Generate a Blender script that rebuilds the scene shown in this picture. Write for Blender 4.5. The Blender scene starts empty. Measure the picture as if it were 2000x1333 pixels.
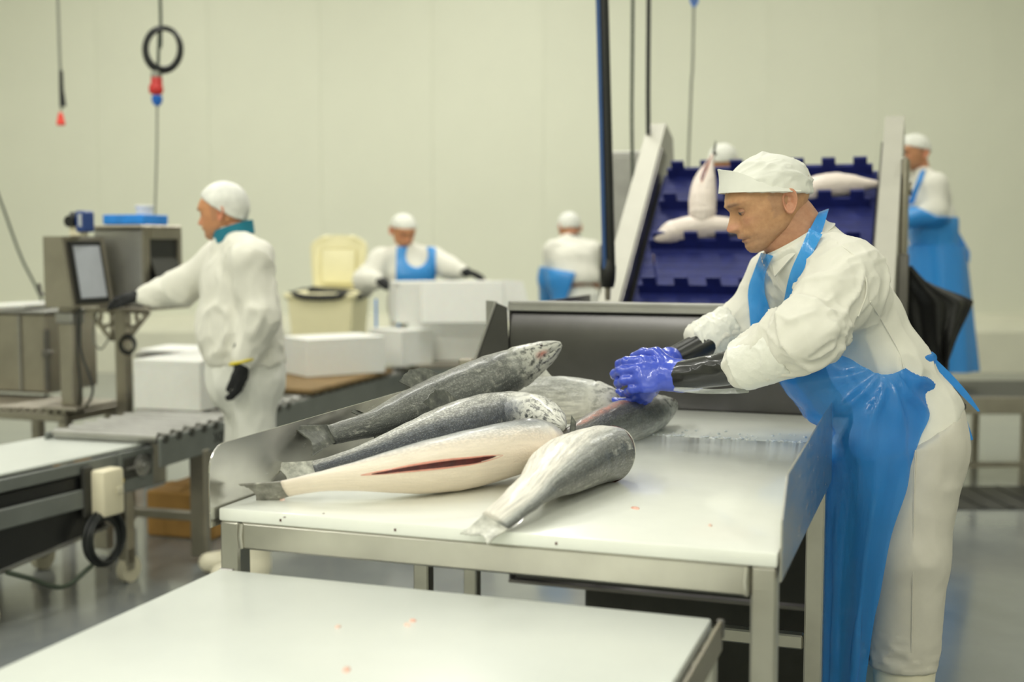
import bpy, bmesh, math, random
import numpy as np
from mathutils import Vector, Matrix
random.seed(7); RNG = np.random.RandomState(7)
S = bpy.context.scene
COL = S.collection

# ------------------------------------------------------------------ camera
FPX, PITCH, CH = 2386.0, 0.0794, 1.40
cam_d = bpy.data.cameras.new('camera'); cam = bpy.data.objects.new('camera', cam_d); COL.objects.link(cam)
cam.location = (0, 0, CH); cam.rotation_euler = (math.pi/2 - PITCH, 0, 0)
cam_d.sensor_width = 36.0; cam_d.lens = FPX/2000*36.0
cam_d.clip_start = .05; cam_d.clip_end = 100
cam_d.dof.use_dof = True; cam_d.dof.focus_distance = 2.75; cam_d.dof.aperture_fstop = 2.0
S.camera = cam
# ------------------------------------------------------------------ world, exposure
w = bpy.data.worlds.new('world'); S.world = w; w.use_nodes = True
w.node_tree.nodes['Background'].inputs[0].default_value = (.95, 1, .9, 1)
w.node_tree.nodes['Background'].inputs[1].default_value = .15
S.view_settings.view_transform = 'Standard'; S.view_settings.look = 'None'
S.view_settings.gamma = 1; S.view_settings.exposure = 0.0; S.view_settings.use_curve_mapping = False
S.cycles.use_denoising = True
S.cycles.max_bounces = 9; S.cycles.diffuse_bounces = 6; S.cycles.transparent_max_bounces = 12
# ------------------------------------------------------------------ ceiling lights (rows of battens on the hall ceiling)
CEIL = 5.6
LIGHT_ROWS = [(x, y) for x in (-7.2, -3.6, 0.0, 3.6, 7.2) for y in (-3.2, 1.2, 5.5, 10.0)]
LIGHT_W = 98.0
# lamp weights balanced by effect, left side and row behind viewer raised as fill
LAMP_W = {-3.2: (.7, 1.85, 1.45, 1.2, .5), 1.2: (.7, 1.15, .16, .10, .2), 5.5: (.35, 1.0, .92, .45, .2), 10.0: (.22, .9, 1.2, .7, .25)}
LIGHT_COL = (1.0, .99, .915)
def area_lamp(x, y):
    ld = bpy.data.lights.new('lamp', 'AREA'); ld.shape = 'RECTANGLE'; ld.size = .34; ld.size_y = 2.9
    ld.energy = LIGHT_W*LAMP_W[y][round((x + 7.2)/3.6)]; ld.color = LIGHT_COL
    lo = bpy.data.objects.new('lamp', ld); COL.objects.link(lo); lo.location = (x, y, CEIL - .16)
    return lo

# ------------------------------------------------------------------ projections
cp, sp = math.cos(PITCH), math.sin(PITCH)
def ray(px, py):
    a = (px - 1000)/FPX; b = (666.5 - py)/FPX
    return Vector((a, cp + b*sp, -sp + b*cp))
def P(px, py, Y):
    r = ray(px, py); return Vector((0, 0, CH)) + r*(Y/r.y)
def T(px, py, z=.9):
    r = ray(px, py); return Vector((0, 0, CH)) + r*((z - CH)/r.z)
def srgb(r, g, b):
    f = lambda c: (c/255/12.92) if c/255 <= .04045 else ((c/255 + .055)/1.055)**2.4
    return (f(r), f(g), f(b), 1)

# ------------------------------------------------------------------ materials
MATS = {}
def nodes_of(name):
    m = bpy.data.materials.new(name); m.use_nodes = True
    nt = m.node_tree; b = nt.nodes['Principled BSDF']
    MATS[name] = m
    return m, nt, b
def tex_coord(nt, scale=(1, 1, 1), kind='Object'):
    tc = nt.nodes.new('ShaderNodeTexCoord'); mp = nt.nodes.new('ShaderNodeMapping')
    mp.inputs['Scale'].default_value = scale
    nt.links.new(tc.outputs[kind], mp.inputs['Vector']); return mp.outputs['Vector']
def noise(nt, vec, scale, detail=3, rough=.55):
    n = nt.nodes.new('ShaderNodeTexNoise'); n.inputs['Scale'].default_value = scale
    n.inputs['Detail'].default_value = detail; n.inputs['Roughness'].default_value = rough
    if vec is not None: nt.links.new(vec, n.inputs['Vector'])
    return n.outputs['Fac']
def ramp(nt, fac, stops):
    r = nt.nodes.new('ShaderNodeValToRGB'); e = r.color_ramp.elements
    while len(e) < len(stops): e.new(.5)
    for i, (p, c) in enumerate(stops):
        e[i].position = p; e[i].color = c if not isinstance(c, (int, float)) else (c, c, c, 1)
    nt.links.new(fac, r.inputs['Fac']); return r.outputs['Color']
def mix(nt, fac, a, b, typ='MIX'):
    m = nt.nodes.new('ShaderNodeMix'); m.data_type = 'RGBA'; m.blend_type = typ
    for k, v in ((0, fac), (6, a), (7, b)):
        if hasattr(v, 'is_output'): nt.links.new(v, m.inputs[k])
        else: m.inputs[k].default_value = v
    return m.outputs[2]
def math_n(nt, op, a, b=0.0, clamp=False):
    m = nt.nodes.new('ShaderNodeMath'); m.operation = op; m.use_clamp = clamp
    for k, v in ((0, a), (1, b)):
        if hasattr(v, 'is_output'): nt.links.new(v, m.inputs[k])
        else: m.inputs[k].default_value = v
    return m.outputs[0]
def bump(nt, b, h, strength=.3, dist=.002):
    n = nt.nodes.new('ShaderNodeBump'); n.inputs['Strength'].default_value = strength; n.inputs['Distance'].default_value = dist
    nt.links.new(h, n.inputs['Height']); nt.links.new(n.outputs['Normal'], b.inputs['Normal'])
def simple(name, col, rough=.5, metal=0, var=.12, vscale=6, bscale=None, bstr=.2, bdist=.002, spec=None, stretch=(1, 1, 1), coat=0, sss=0):
    m, nt, b = nodes_of(name)
    v = tex_coord(nt, stretch); f = noise(nt, v, vscale, 4)
    c = col[:3]
    lo = tuple(x*(1 - var) for x in c) + (1,); hi = tuple(min(1, x*(1 + var)) for x in c) + (1,)
    nt.links.new(ramp(nt, f, [(.3, lo), (.7, hi)]), b.inputs['Base Color'])
    b.inputs['Roughness'].default_value = rough; b.inputs['Metallic'].default_value = metal
    if spec is not None: b.inputs['Specular IOR Level'].default_value = spec
    if coat: b.inputs['Coat Weight'].default_value = coat; b.inputs['Coat Roughness'].default_value = .08
    if sss:
        b.inputs['Subsurface Weight'].default_value = sss; b.inputs['Subsurface Radius'].default_value = (1, .5, .3); b.inputs['Subsurface Scale'].default_value = .006
    if bscale: bump(nt, b, noise(nt, v, bscale, 3), bstr, bdist)
    return m
def steel(name, col, rough, stretch=(1, 1, 12), rvar=.12, vs=14):
    m, nt, b = nodes_of(name)
    v = tex_coord(nt, stretch); f = noise(nt, v, vs, 5, .6)
    v2 = tex_coord(nt); f2 = noise(nt, v2, 5, 4)
    c = col[:3]
    nt.links.new(ramp(nt, f2, [(.25, tuple(x*.78 for x in c) + (1,)), (.75, tuple(min(1, x*1.1) for x in c) + (1,))]), b.inputs['Base Color'])
    b.inputs['Metallic'].default_value = 1
    mr = nt.nodes.new('ShaderNodeMapRange'); mr.inputs['To Min'].default_value = rough - rvar; mr.inputs['To Max'].default_value = rough + rvar
    nt.links.new(f, mr.inputs['Value']); nt.links.new(mr.outputs['Result'], b.inputs['Roughness'])
    bump(nt, b, f, .06, .0006)
    return m
steel('steel', (.62, .60, .53), .36)
steel('steel_guard', (.60, .59, .55), .24, (1, 1, 3), .1)
steel('steel_hopper', (.115, .112, .112), .30, (1, 1, 1), .02, 2)
steel('steel_dull', (.40, .37, .31), .42)
steel('steel_light', (.40, .395, .37), .5)
steel('steel_dark', (.22, .21, .2), .4)
simple('plate_grey', srgb(184, 182, 170), .5, .15, .05, 6)
simple('board', srgb(214, 218, 212), .33, 0, .02, 9, 60, .08, .0008, coat=.12)
simple('board_wet', srgb(230, 232, 224), .24, 0, .025, 9, 90, .12, .0008, coat=.35)
simple('wall_paint', srgb(226, 227, 208), .55, 0, .025, .8, 1.2, .25, .01)
simple('kerb_paint', srgb(218, 217, 198), .5, 0, .04, 3)
simple('ceiling_paint', srgb(225, 224, 210), .6, 0, .03, 2)
simple('cap_cloth', srgb(226, 226, 217), .8, 0, .02, 30, 900, .12, .0005)
simple('jacket_cloth', srgb(224, 222, 211), .85, 0, .02, 25, 700, .15, .0006)
simple('trouser_cloth', srgb(200, 196, 184), .85, 0, .03, 25, 700, .15, .0006)
simple('trouser_white', srgb(220, 220, 212), .85, 0, .03, 25)
simple('net_cap', srgb(222, 222, 215), .6, 0, .14, 18)
simple('teal_cloth', srgb(24, 118, 140), .8)
simple('black_rubber', srgb(26, 27, 26), .3, 0, .2, 20, 60, .15, .001, coat=.5)
simple('black_plastic', srgb(24, 25, 25), .38, 0, .2, 8)
simple('black_knit', srgb(28, 29, 30), .85, 0, .2, 60)
simple('cable_green', srgb(52, 62, 50), .5, 0, .1)
simple('cable_black', srgb(24, 27, 26), .45, 0, .1)
simple('cable_grey', srgb(128, 130, 118), .5, 0, .1)
simple('pole_blue', srgb(52, 86, 140), .4, 0, .1)
simple('plug_red', srgb(196, 46, 44), .4, 0, .1)
simple('plug_blue', srgb(30, 104, 196), .4, 0, .1)
simple('grip_red', srgb(226, 58, 42), .4, 0, .1)
simple('belt_blue', srgb(20, 31, 102), .6, 0, .2, 25, 180, .4, .002)
simple('tray_blue', srgb(36, 132, 222), .4, 0, .15, 12)
simple('styrofoam', srgb(228, 228, 223), .75, 0, .02, 30, 220, .2, .002, sss=.2)
simple('bin_cream', srgb(236, 229, 188), .45, 0, .04, 5)
simple('ivory', srgb(226, 218, 190), .45, 0, .04, 8)
simple('bag_black', srgb(18, 18, 17), .42, 0, .25, 10, 30, .5, .006)
simple('rail_grey', srgb(112, 116, 112), .45, .2, .1, 8)
simple('rail_dark', srgb(62, 62, 57), .5, .3, .2, 8)
simple('cardboard', srgb(176, 134, 72), .8, 0, .1, 10)
simple('pallet_wood', srgb(128, 104, 66), .8, 0, .2, 12)
simple('screen_grey', srgb(176, 180, 188), .25, 0, .05, 10)
simple('display_blue', srgb(40, 66, 128), .4, 0, .1)
simple('rubber_grey', srgb(74, 76, 78), .6)
simple('caster_cream', srgb(206, 200, 176), .5)
simple('ribbon_yellow', srgb(220, 200, 40), .6)
simple('hair_dark', srgb(44, 38, 34), .6)
simple('blood_dark', srgb(70, 16, 16), .25, 0, .4, 60, 160, .5, .003)
simple('flesh_pink', srgb(216, 146, 128), .35, 0, .15, 60, coat=.3)
simple('scrap_pink', srgb(232, 178, 158), .35, 0, .1, 60, coat=.3)
simple('shred_pale', srgb(236, 204, 188), .35, 0, .1, 60, coat=.3)
simple('eye_white', srgb(150, 138, 126), .25)
simple('eye_iris', srgb(58, 50, 44), .2, coat=.6)
simple('boot_white', srgb(226, 220, 196), .35, 0, .04, 8)
simple('glove_blue', srgb(62, 84, 196), .26, 0, .1, 14, 130, .22, .0022, coat=.5)
simple('ice', srgb(240, 244, 244), .12, 0, .02, 30, 90, .4, .002, coat=.6)
simple('button_red', srgb(196, 40, 36), .4)
simple('button_yellow', srgb(224, 190, 40), .4)

def floor_mat():
    m, nt, b = nodes_of('epoxy_floor')
    v = tex_coord(nt); f = noise(nt, v, 1.1, 5, .6); f2 = noise(nt, v, 22, 3)
    nt.links.new(ramp(nt, f, [(.3, srgb(112, 117, 119)), (.7, srgb(136, 140, 138))]), b.inputs['Base Color'])
    nt.links.new(ramp(nt, f, [(.35, .10), (.7, .24)]), b.inputs['Roughness'])
    b.inputs['Specular IOR Level'].default_value = .6
    b.inputs['Coat Weight'].default_value = .28; b.inputs['Coat Roughness'].default_value = .08
    bump(nt, b, f2, .05, .002)
floor_mat()
def plastic_film(name, col, alpha, trans=.35, rough=.16):
    m, nt, b = nodes_of(name)
    out = nt.nodes['Material Output']
    b.inputs['Base Color'].default_value = col; b.inputs['Roughness'].default_value = rough
    b.inputs['Coat Weight'].default_value = .4; b.inputs['Coat Roughness'].default_value = .1
    v = tex_coord(nt, (1, 1, .35)); bump(nt, b, noise(nt, v, 30, 4, .62), .6, .009)
    tl = nt.nodes.new('ShaderNodeBsdfTranslucent'); tl.inputs[0].default_value = col
    tp = nt.nodes.new('ShaderNodeBsdfTransparent'); tp.inputs[0].default_value = tuple(.35 + .65*c for c in col[:3]) + (1,)
    m1 = nt.nodes.new('ShaderNodeMixShader'); m1.inputs[0].default_value = trans
    nt.links.new(b.outputs[0], m1.inputs[1]); nt.links.new(tl.outputs[0], m1.inputs[2])
    m2 = nt.nodes.new('ShaderNodeMixShader'); m2.inputs[0].default_value = 1 - alpha
    nt.links.new(m1.outputs[0], m2.inputs[1]); nt.links.new(tp.outputs[0], m2.inputs[2])
    nt.links.new(m2.outputs[0], out.inputs[0])
plastic_film('apron_film', srgb(60, 164, 246), .6, .4)
plastic_film('apron_solid', srgb(66, 164, 240), .93, .25)
plastic_film('clear_film', srgb(235, 238, 235), .28, .1, .1)

# ------------------------------------------------------------------ mesh tools
class MB:
    def __init__(s): s.bm = bmesh.new()
    def _take(s, tmp, M=None):
        me = bpy.data.meshes.new('t'); tmp.to_mesh(me); tmp.free()
        if M is not None: me.transform(M)
        s.bm.from_mesh(me); bpy.data.meshes.remove(me)
    def box(s, c, size, rot=None, bevel=0, seg=1):
        t = bmesh.new(); bmesh.ops.create_cube(t, size=1)
        bmesh.ops.scale(t, vec=size, verts=t.verts)
        if bevel: bmesh.ops.bevel(t, geom=t.edges[:], offset=bevel, segments=seg, affect='EDGES', profile=.5)
        M = Matrix.Translation(c)
        if rot is not None: M = M @ (rot.to_4x4() if len(rot) == 3 else rot)
        s._take(t, M); return s
    def span(s, a, b, bevel=0, seg=1):
        a, b = Vector(a), Vector(b); d = b - a
        return s.box((a + b)/2, (abs(d.x), abs(d.y), abs(d.z)), None, bevel, seg)
    def bar(s, a, b, wx, wz, up=(0, 0, 1), bevel=0):
        a, b = Vector(a), Vector(b); d = b - a; L = d.length; y = d/L
        x = y.cross(Vector(up)); x = x.normalized() if x.length > 1e-5 else Vector((1, 0, 0)); z = x.cross(y)
        R = Matrix((x, y, z)).transposed()
        return s.box((a + b)/2, (wx, L, wz), R, bevel)
    def tube(s, path, r, n=10, closed=False, caps=True):
        path = [Vector(p) for p in path]; N = len(path)
        rr = r if isinstance(r, (list, tuple)) else [r]*N
        prev = None; rings = []
        for i in range(N):
            if closed: t = path[(i+1) % N] - path[i-1]
            else: t = path[min(i+1, N-1)] - path[max(i-1, 0)]
            t = t.normalized() if t.length > 1e-9 else Vector((0, 0, 1))
            if prev is None:
                u = t.orthogonal().normalized()
            else:
                u = prev - t*prev.dot(t); u = u.normalized() if u.length > 1e-6 else t.orthogonal().normalized()
            prev = u; v = t.cross(u)
            rings.append([s.bm.verts.new(path[i] + (u*math.cos(2*math.pi*k/n) + v*math.sin(2*math.pi*k/n))*rr[i]) for k in range(n)])
        for i in range(N if closed else N - 1):
            A, B = rings[i], rings[(i+1) % N]
            for k in range(n): s.bm.faces.new((A[k], A[(k+1) % n], B[(k+1) % n], B[k]))
        if caps and not closed:
            s.bm.faces.new(rings[0][::-1]); s.bm.faces.new(rings[-1])
        return s
    def cyl(s, a, b, r, n=20, r2=None): return s.tube([a, b], [r, r if r2 is None else r2], n)
    def prism(s, poly, vec):
        vec = Vector(vec); A = [s.bm.verts.new(Vector(p)) for p in poly]; B = [s.bm.verts.new(Vector(p) + vec) for p in poly]
        n = len(A)
        s.bm.faces.new(A[::-1]); s.bm.faces.new(B)
        for i in range(n): s.bm.faces.new((A[i], A[(i+1) % n], B[(i+1) % n], B[i]))
        return s
    def lathe(s, prof, c=(0, 0, 0), n=28, axis='z'):
        rings = []
        for r, z in prof:
            ring = []
            for k in range(n):
                a = 2*math.pi*k/n; x, y = r*math.cos(a), r*math.sin(a)
                v = (x, y, z) if axis == 'z' else (x, z, y) if axis == 'y' else (z, x, y)
                ring.append(s.bm.verts.new(Vector(c) + Vector(v)))
            rings.append(ring)
        for A, B in zip(rings[:-1], rings[1:]):
            for k in range(n): s.bm.faces.new((A[k], A[(k+1) % n], B[(k+1) % n], B[k]))
        s.bm.faces.new(rings[0][::-1]); s.bm.faces.new(rings[-1]); return s
    def grid(s, rows):
        R = [[s.bm.verts.new(Vector(p)) for p in r] for r in rows]
        for a, b in zip(R[:-1], R[1:]):
            for k in range(len(a) - 1): s.bm.faces.new((a[k], a[k+1], b[k+1], b[k]))
        return s
    def thick_grid(s, rows, th):
        """closed sheet: rows of points given a thickness along the local normals"""
        A = np.array([[list(p) for p in r] for r in rows], float)
        du = np.gradient(A, axis=1); dv = np.gradient(A, axis=0)
        n = np.cross(du, dv); n /= np.linalg.norm(n, axis=2, keepdims=True) + 1e-12
        B = A + n*th
        nr, nc = A.shape[:2]
        va = [[s.bm.verts.new(A[i, j]) for j in range(nc)] for i in range(nr)]
        vb = [[s.bm.verts.new(B[i, j]) for j in range(nc)] for i in range(nr)]
        for i in range(nr - 1):
            for j in range(nc - 1):
                s.bm.faces.new((va[i][j], va[i+1][j], va[i+1][j+1], va[i][j+1]))
                s.bm.faces.new((vb[i][j], vb[i][j+1], vb[i+1][j+1], vb[i+1][j]))
        for i in range(nr - 1):
            s.bm.faces.new((va[i][0], vb[i][0], vb[i+1][0], va[i+1][0])); s.bm.faces.new((va[i][-1], va[i+1][-1], vb[i+1][-1], vb[i][-1]))
        for j in range(nc - 1):
            s.bm.faces.new((va[0][j], va[0][j+1], vb[0][j+1], vb[0][j])); s.bm.faces.new((va[-1][j], vb[-1][j], vb[-1][j+1], va[-1][j+1]))
        return s

def link(name, me, m, parent=None, smooth=None):
    o = bpy.data.objects.new(name, me); COL.objects.link(o)
    for mm in (m if isinstance(m, (list, tuple)) else [m]): me.materials.append(MATS[mm])
    if parent is not None: o.parent = parent
    return o
def part(name, mb, m, parent=None, smooth=False, sharp=35):
    bmesh.ops.recalc_face_normals(mb.bm, faces=mb.bm.faces)
    me = bpy.data.meshes.new(name); mb.bm.to_mesh(me); mb.bm.free()
    if smooth:
        me.shade_smooth()
        try: me.set_sharp_from_angle(angle=math.radians(sharp))
        except Exception: pass
    return link(name, me, m, parent)
def npmesh(name, V, F, m, parent=None, smooth=True, mi=None, origin=None):
    me = bpy.data.meshes.new(name)
    V = np.asarray(V, float)
    if origin is not None: V = V - np.array(origin)
    me.from_pydata(V.tolist(), [], [list(map(int, f)) for f in F])
    if smooth: me.shade_smooth()
    if mi is not None: me.polygons.foreach_set('material_index', np.asarray(mi, np.int32))
    me.update()
    return link(name, me, m, parent)
def tag(o, label, cat, group=None, kind=None):
    o['label'] = label; o['category'] = cat
    if group: o['group'] = group
    if kind: o['kind'] = kind
    return o
def thing(name, label, cat, loc=(0, 0, 0), rotz=0, group=None):
    o = bpy.data.objects.new(name, None); COL.objects.link(o); o.empty_display_size = .1
    o.location = loc; o.rotation_euler = (0, 0, rotz)
    return tag(o, label, cat, group)
def struct(name, mb, m, label, cat):
    o = part(name, mb, m); o['kind'] = 'structure'; o['label'] = label; o['category'] = cat; return o
def copy_tree(o, parent=None):
    c = o.copy(); COL.objects.link(c); c.parent = parent
    for ch in list(o.children):
        copy_tree(ch, c)
    return c
def cat_rom(pts, n):
    """Catmull-Rom resample of points (any dimension) to n samples"""
    A = np.array([list(p) for p in pts], float); k = len(A)
    if k == 2:
        t = np.linspace(0, 1, n)[:, None]; return A[0]*(1-t) + A[1]*t
    A2 = np.vstack([2*A[0]-A[1], A, 2*A[-1]-A[-2]])
    t = np.linspace(0, k - 1 - 1e-9, n); i = t.astype(int); f = (t - i)[:, None]
    p0, p1, p2, p3 = A2[i], A2[i+1], A2[i+2], A2[i+3]
    return .5*((2*p1) + (-p0+p2)*f + (2*p0-5*p1+4*p2-p3)*f**2 + (-p0+3*p1-3*p2+p3)*f**3)
def hash3(i, j, k, seed):
    h = (i*374761393 + j*668265263 + k*2147483647 + seed*1274126177) & 0xffffffff
    h = ((h ^ (h >> 13))*1274126177) & 0xffffffff
    return ((h ^ (h >> 16)) & 0xffff)/65535.0
def vnoise(Pn, seed=0):
    Pn = np.asarray(Pn, float); I = np.floor(Pn).astype(np.int64); f = Pn - I; f = f*f*(3-2*f)
    r = 0
    for dx in (0, 1):
        for dy in (0, 1):
            for dz in (0, 1):
                wgt = (f[..., 0] if dx else 1-f[..., 0])*(f[..., 1] if dy else 1-f[..., 1])*(f[..., 2] if dz else 1-f[..., 2])
                r = r + wgt*hash3(I[..., 0]+dx, I[..., 1]+dy, I[..., 2]+dz, seed)
    return r*2 - 1
def fbm(Pn, seed=0, o=3):
    r = 0; a = 1
    for k in range(o):
        r = r + a*vnoise(np.asarray(Pn)*2**k, seed + k*11); a *= .5
    return r

# ------------------------------------------------------------------ signed-distance bodies and surface nets
def rcone(X, a, b, ra, rb, n=None, k=1.0):
    a, b = np.array(a, float), np.array(b, float); pa = X - a; ba = b - a
    h = np.clip(pa @ ba/(ba @ ba + 1e-12), 0, 1)
    q = pa - h[:, None]*ba
    if n is not None:
        n = np.array(n, float); n = n/np.linalg.norm(n); q = q - ((1 - 1/k)*(q @ n))[:, None]*n
    return np.linalg.norm(q, axis=1) - (ra + (rb - ra)*h)
def ellip(X, c, r, R=None):
    q = X - np.array(c, float)
    if R is not None: q = q @ np.array(R, float)      # columns of R are the axes
    r = np.array(r, float); k0 = np.linalg.norm(q/r, axis=1); k1 = np.linalg.norm(q/(r*r), axis=1)
    return k0*(k0 - 1)/(k1 + 1e-9)
def smin(a, b, k):
    h = np.clip(.5 + .5*(b - a)/k, 0, 1); return b*(1-h) + a*h - k*h*(1-h)
def union(ds, k=.03):
    d = ds[0]
    for e in ds[1:]: d = smin(d, e, k)
    return d
def surfnet(fn, lo, hi, h):
    lo = np.array(lo, float); hi = np.array(hi, float)
    n = np.ceil((hi - lo)/h).astype(int) + 1
    ax = [lo[i] + h*np.arange(n[i]) for i in range(3)]
    G = np.stack(np.meshgrid(*ax, indexing='ij'), -1).reshape(-1, 3)
    D = np.concatenate([fn(c) for c in np.array_split(G, max(1, len(G)//300000))]).reshape(n)
    I = D < 0
    c = lambda A, x, y, z: A[x:n[0]-1+x, y:n[1]-1+y, z:n[2]-1+z]
    cnt = sum(c(I, x, y, z).astype(int) for x in (0, 1) for y in (0, 1) for z in (0, 1))
    M = (cnt > 0) & (cnt < 8); cells = np.argwhere(M)
    idx = -np.ones(M.shape, int); idx[M] = np.arange(len(cells))
    acc = np.zeros((len(cells), 3)); num = np.zeros(len(cells))
    corners = [(x, y, z) for x in (0, 1) for y in (0, 1) for z in (0, 1)]
    for a in corners:
        for axis in range(3):
            if a[axis]: continue
            b = list(a); b[axis] = 1
            da = D[tuple((cells + a).T)]; db = D[tuple((cells + b).T)]
            s = (da < 0) != (db < 0)
            t = np.where(s, da/np.where(s, da - db, 1), 0)
            p = np.array(a, float) + t[:, None]*(np.array(b) - np.array(a))
            acc += p*s[:, None]; num += s
    V = lo + h*(cells + acc/num[:, None])
    F = []
    for axis in range(3):
        u, v = (axis + 1) % 3, (axis + 2) % 3
        sl0 = [slice(None)]*3; sl1 = [slice(None)]*3
        sl0[axis] = slice(0, n[axis]-1); sl1[axis] = slice(1, n[axis])
        A, B = I[tuple(sl0)], I[tuple(sl1)]
        E = np.argwhere(A != B)
        E = E[(E[:, u] > 0) & (E[:, v] > 0) & (E[:, u] < n[u]-1) & (E[:, v] < n[v]-1)]
        if not len(E): continue
        eu = np.zeros(3, int); eu[u] = 1; ev = np.zeros(3, int); ev[v] = 1
        q = [idx[tuple((E - eu - ev).T)], idx[tuple((E - ev).T)], idx[tuple(E.T)], idx[tuple((E - eu).T)]]
        Q = np.stack(q, 1); flip = ~A[tuple(E.T)]
        Q[flip] = Q[flip][:, ::-1]
        F.append(Q)
    F = np.vstack(F); F = F[(F >= 0).all(1)]
    return V, F
def vnormals(V, F):
    N = np.zeros_like(V); a, b, c, d = (V[F[:, i]] for i in range(4))
    fn = np.cross(c - a, d - b)
    for i in range(4): np.add.at(N, F[:, i], fn)
    return N/(np.linalg.norm(N, axis=1, keepdims=True) + 1e-12)
def relax(V, F, it=2, lam=.5):
    E = np.vstack([F[:, [0, 1]], F[:, [1, 2]], F[:, [2, 3]], F[:, [3, 0]]]); E = np.vstack([E, E[:, ::-1]])
    cnt = np.bincount(E[:, 0], minlength=len(V))[:, None]
    for _ in range(it):
        acc = np.stack([np.bincount(E[:, 0], V[E[:, 1], i], minlength=len(V)) for i in range(3)], 1)
        V = V + lam*(acc/np.maximum(cnt, 1) - V)
    return V
def bounds(pts, pad):
    A = np.array([list(p) for p in pts], float); return A.min(0) - pad, A.max(0) + pad

# ------------------------------------------------------------------ the hall
WALL_Y = 13.5
struct('floor', MB().span((-11, -5, -.1), (11, WALL_Y + .3, 0)), 'epoxy_floor', 'glossy grey epoxy floor of the hall', 'floor')
clg = struct('ceiling', MB().span((-11, -5, CEIL), (11, WALL_Y + .3, CEIL + .2)), 'ceiling_paint', 'pale ceiling above the hall', 'ceiling')
wb = struct('wall_back', MB().span((-11, WALL_Y + .08, 0), (11, WALL_Y + .3, CEIL)), 'wall_paint', 'cream panelled wall at the back of the hall', 'wall')
PW = 1.22
pm = None
for i in range(18):
    x0 = -11 + i*PW + .37
    if pm is None:
        pb = MB().box((0, 0, CEIL/2), (PW - .0012, .08, CEIL), None, .0025)
        po = part('panel', pb, 'wall_paint', wb); pm = po.data
    else:
        po = bpy.data.objects.new('panel', pm); COL.objects.link(po); po.parent = wb
    po.location = (x0 + PW/2, WALL_Y + .04, 0)
struct('wall_left', MB().span((-11.2, -5, 0), (-11, WALL_Y + .3, CEIL)), 'wall_paint', 'cream wall on the left side of the hall', 'wall')
struct('wall_right', MB().span((11, -5, 0), (11.2, WALL_Y + .3, CEIL)), 'wall_paint', 'cream wall on the right side of the hall', 'wall')
struct('wall_front', MB().span((-11, -5.2, 0), (11, -5, CEIL)), 'wall_paint', 'cream wall behind the viewer', 'wall')
kb = MB().prism([(-11, WALL_Y, 0), (-11, WALL_Y - .26, 0), (-11, WALL_Y - .26, .44), (-11, WALL_Y - .2, .5), (-11, WALL_Y, .62)], (22, 0, 0))
struct('trim_1', kb, 'kerb_paint', 'pale hygiene kerb along the foot of the back wall', 'kerb')
for i, (x, y) in enumerate(LIGHT_ROWS):
    part('light_housing', MB().box((x, y, CEIL - .07), (.4, 3.0, .14), None, .01), 'ceiling_paint', clg)
    area_lamp(x, y)

# ------------------------------------------------------------------ steel sorting table with white board and side guards
YAW = .3353
FRX, FRY = .43, 1.944
TW, TH = 1.046, .9
def table_pt(x, y, z=0):
    """table coordinates (x right along the front edge, y to the back) -> world"""
    return Vector((FRX + x*math.cos(YAW) + y*math.sin(YAW), FRY - x*math.sin(YAW) + y*math.cos(YAW), z))
tb = thing('sorting_table', 'steel table with white board carrying the pile of fish', 'table', (FRX, FRY, 0), -YAW)
TD = 1.14
part('table_top', MB().box((-TW/2, TD/2, TH - .0125), (TW, TD, .025), None, .004, 2), 'board_wet', tb, True)
RH = .052
zr = TH - .025 - RH/2
part('rail', MB().box((-TW/2, .022, zr), (TW - .09, .04, RH), None, .004), 'steel', tb)
part('rail', MB().box((-TW/2, .925, zr), (TW - .09, .04, RH), None, .004), 'steel', tb)
part('rail', MB().box((-.024, .5, zr), (.04, .81, RH), None, .004), 'steel', tb)
part('rail', MB().box((-TW + .024, .5, zr), (.04, .81, RH), None, .004), 'steel', tb)
for x, y in ((-.022, .022), (-TW + .022, .022), (-.022, .925), (-TW + .022, .925)):
    lg = part('leg', MB().box((x, y, (TH - .025)/2), (.042, .042, TH - .025), None, .004), 'steel', tb)
    part('foot_plate', MB().lathe([(.03, 0), (.03, .008), (.012, .02)], (x, y, 0)), 'steel_dull', lg, True)
part('lower_rail', MB().box((-TW/2, .925, .46), (TW - .09, .034, .034), None, .004), 'steel', tb)
part('lower_rail', MB().box((-TW + .022, .48, .3), (.034, .86, .034), None, .004), 'steel', tb)
def guard_poly(y0, y1, zlo0, zlo1, zh0, zh1, r=.045):
    pts = [(y0, zlo0), (y1, zlo1), (y1, zh1)]
    # rounded front top corner
    s = (zh1 - zh0)/(y1 - y0)
    for k in range(9):
        a = math.radians(90 + 90*k/8)
        pts.append((y0 + r + r*math.cos(a), zh0 - r + r*math.sin(a)))
    return pts
gr = guard_poly(-.004, .975, TH - .045, TH - .055, 1.012, 1.03, .02)
gr = [(-.004, TH - .045), (.975, TH - .06), (.975, 1.03), (.06, 1.018), (.0, .955)]
mb = MB().prism([(.0045, y, z) for y, z in gr], (.003, 0, 0)); part('side_guard', mb, 'steel_guard', tb)
gl = guard_poly(-.02, .985, TH - .035, TH - .035, 1.02, 1.025, .05)
mb = MB().prism([(-TW - .0075, y, z) for y, z in gl], (.003, 0, 0)); part('side_guard', mb, 'steel_guard', tb)
for x in (-.022, -TW + .022):     # weld beads where the front rail meets the legs
    sx = -.027 if x > -.5 else .027
    part('weld', MB().tube([(x + sx, .001, zr - .024), (x + sx - .002, -.001, zr), (x + sx, .001, zr + .024)], .004, 6), 'steel', tb, True)

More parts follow.
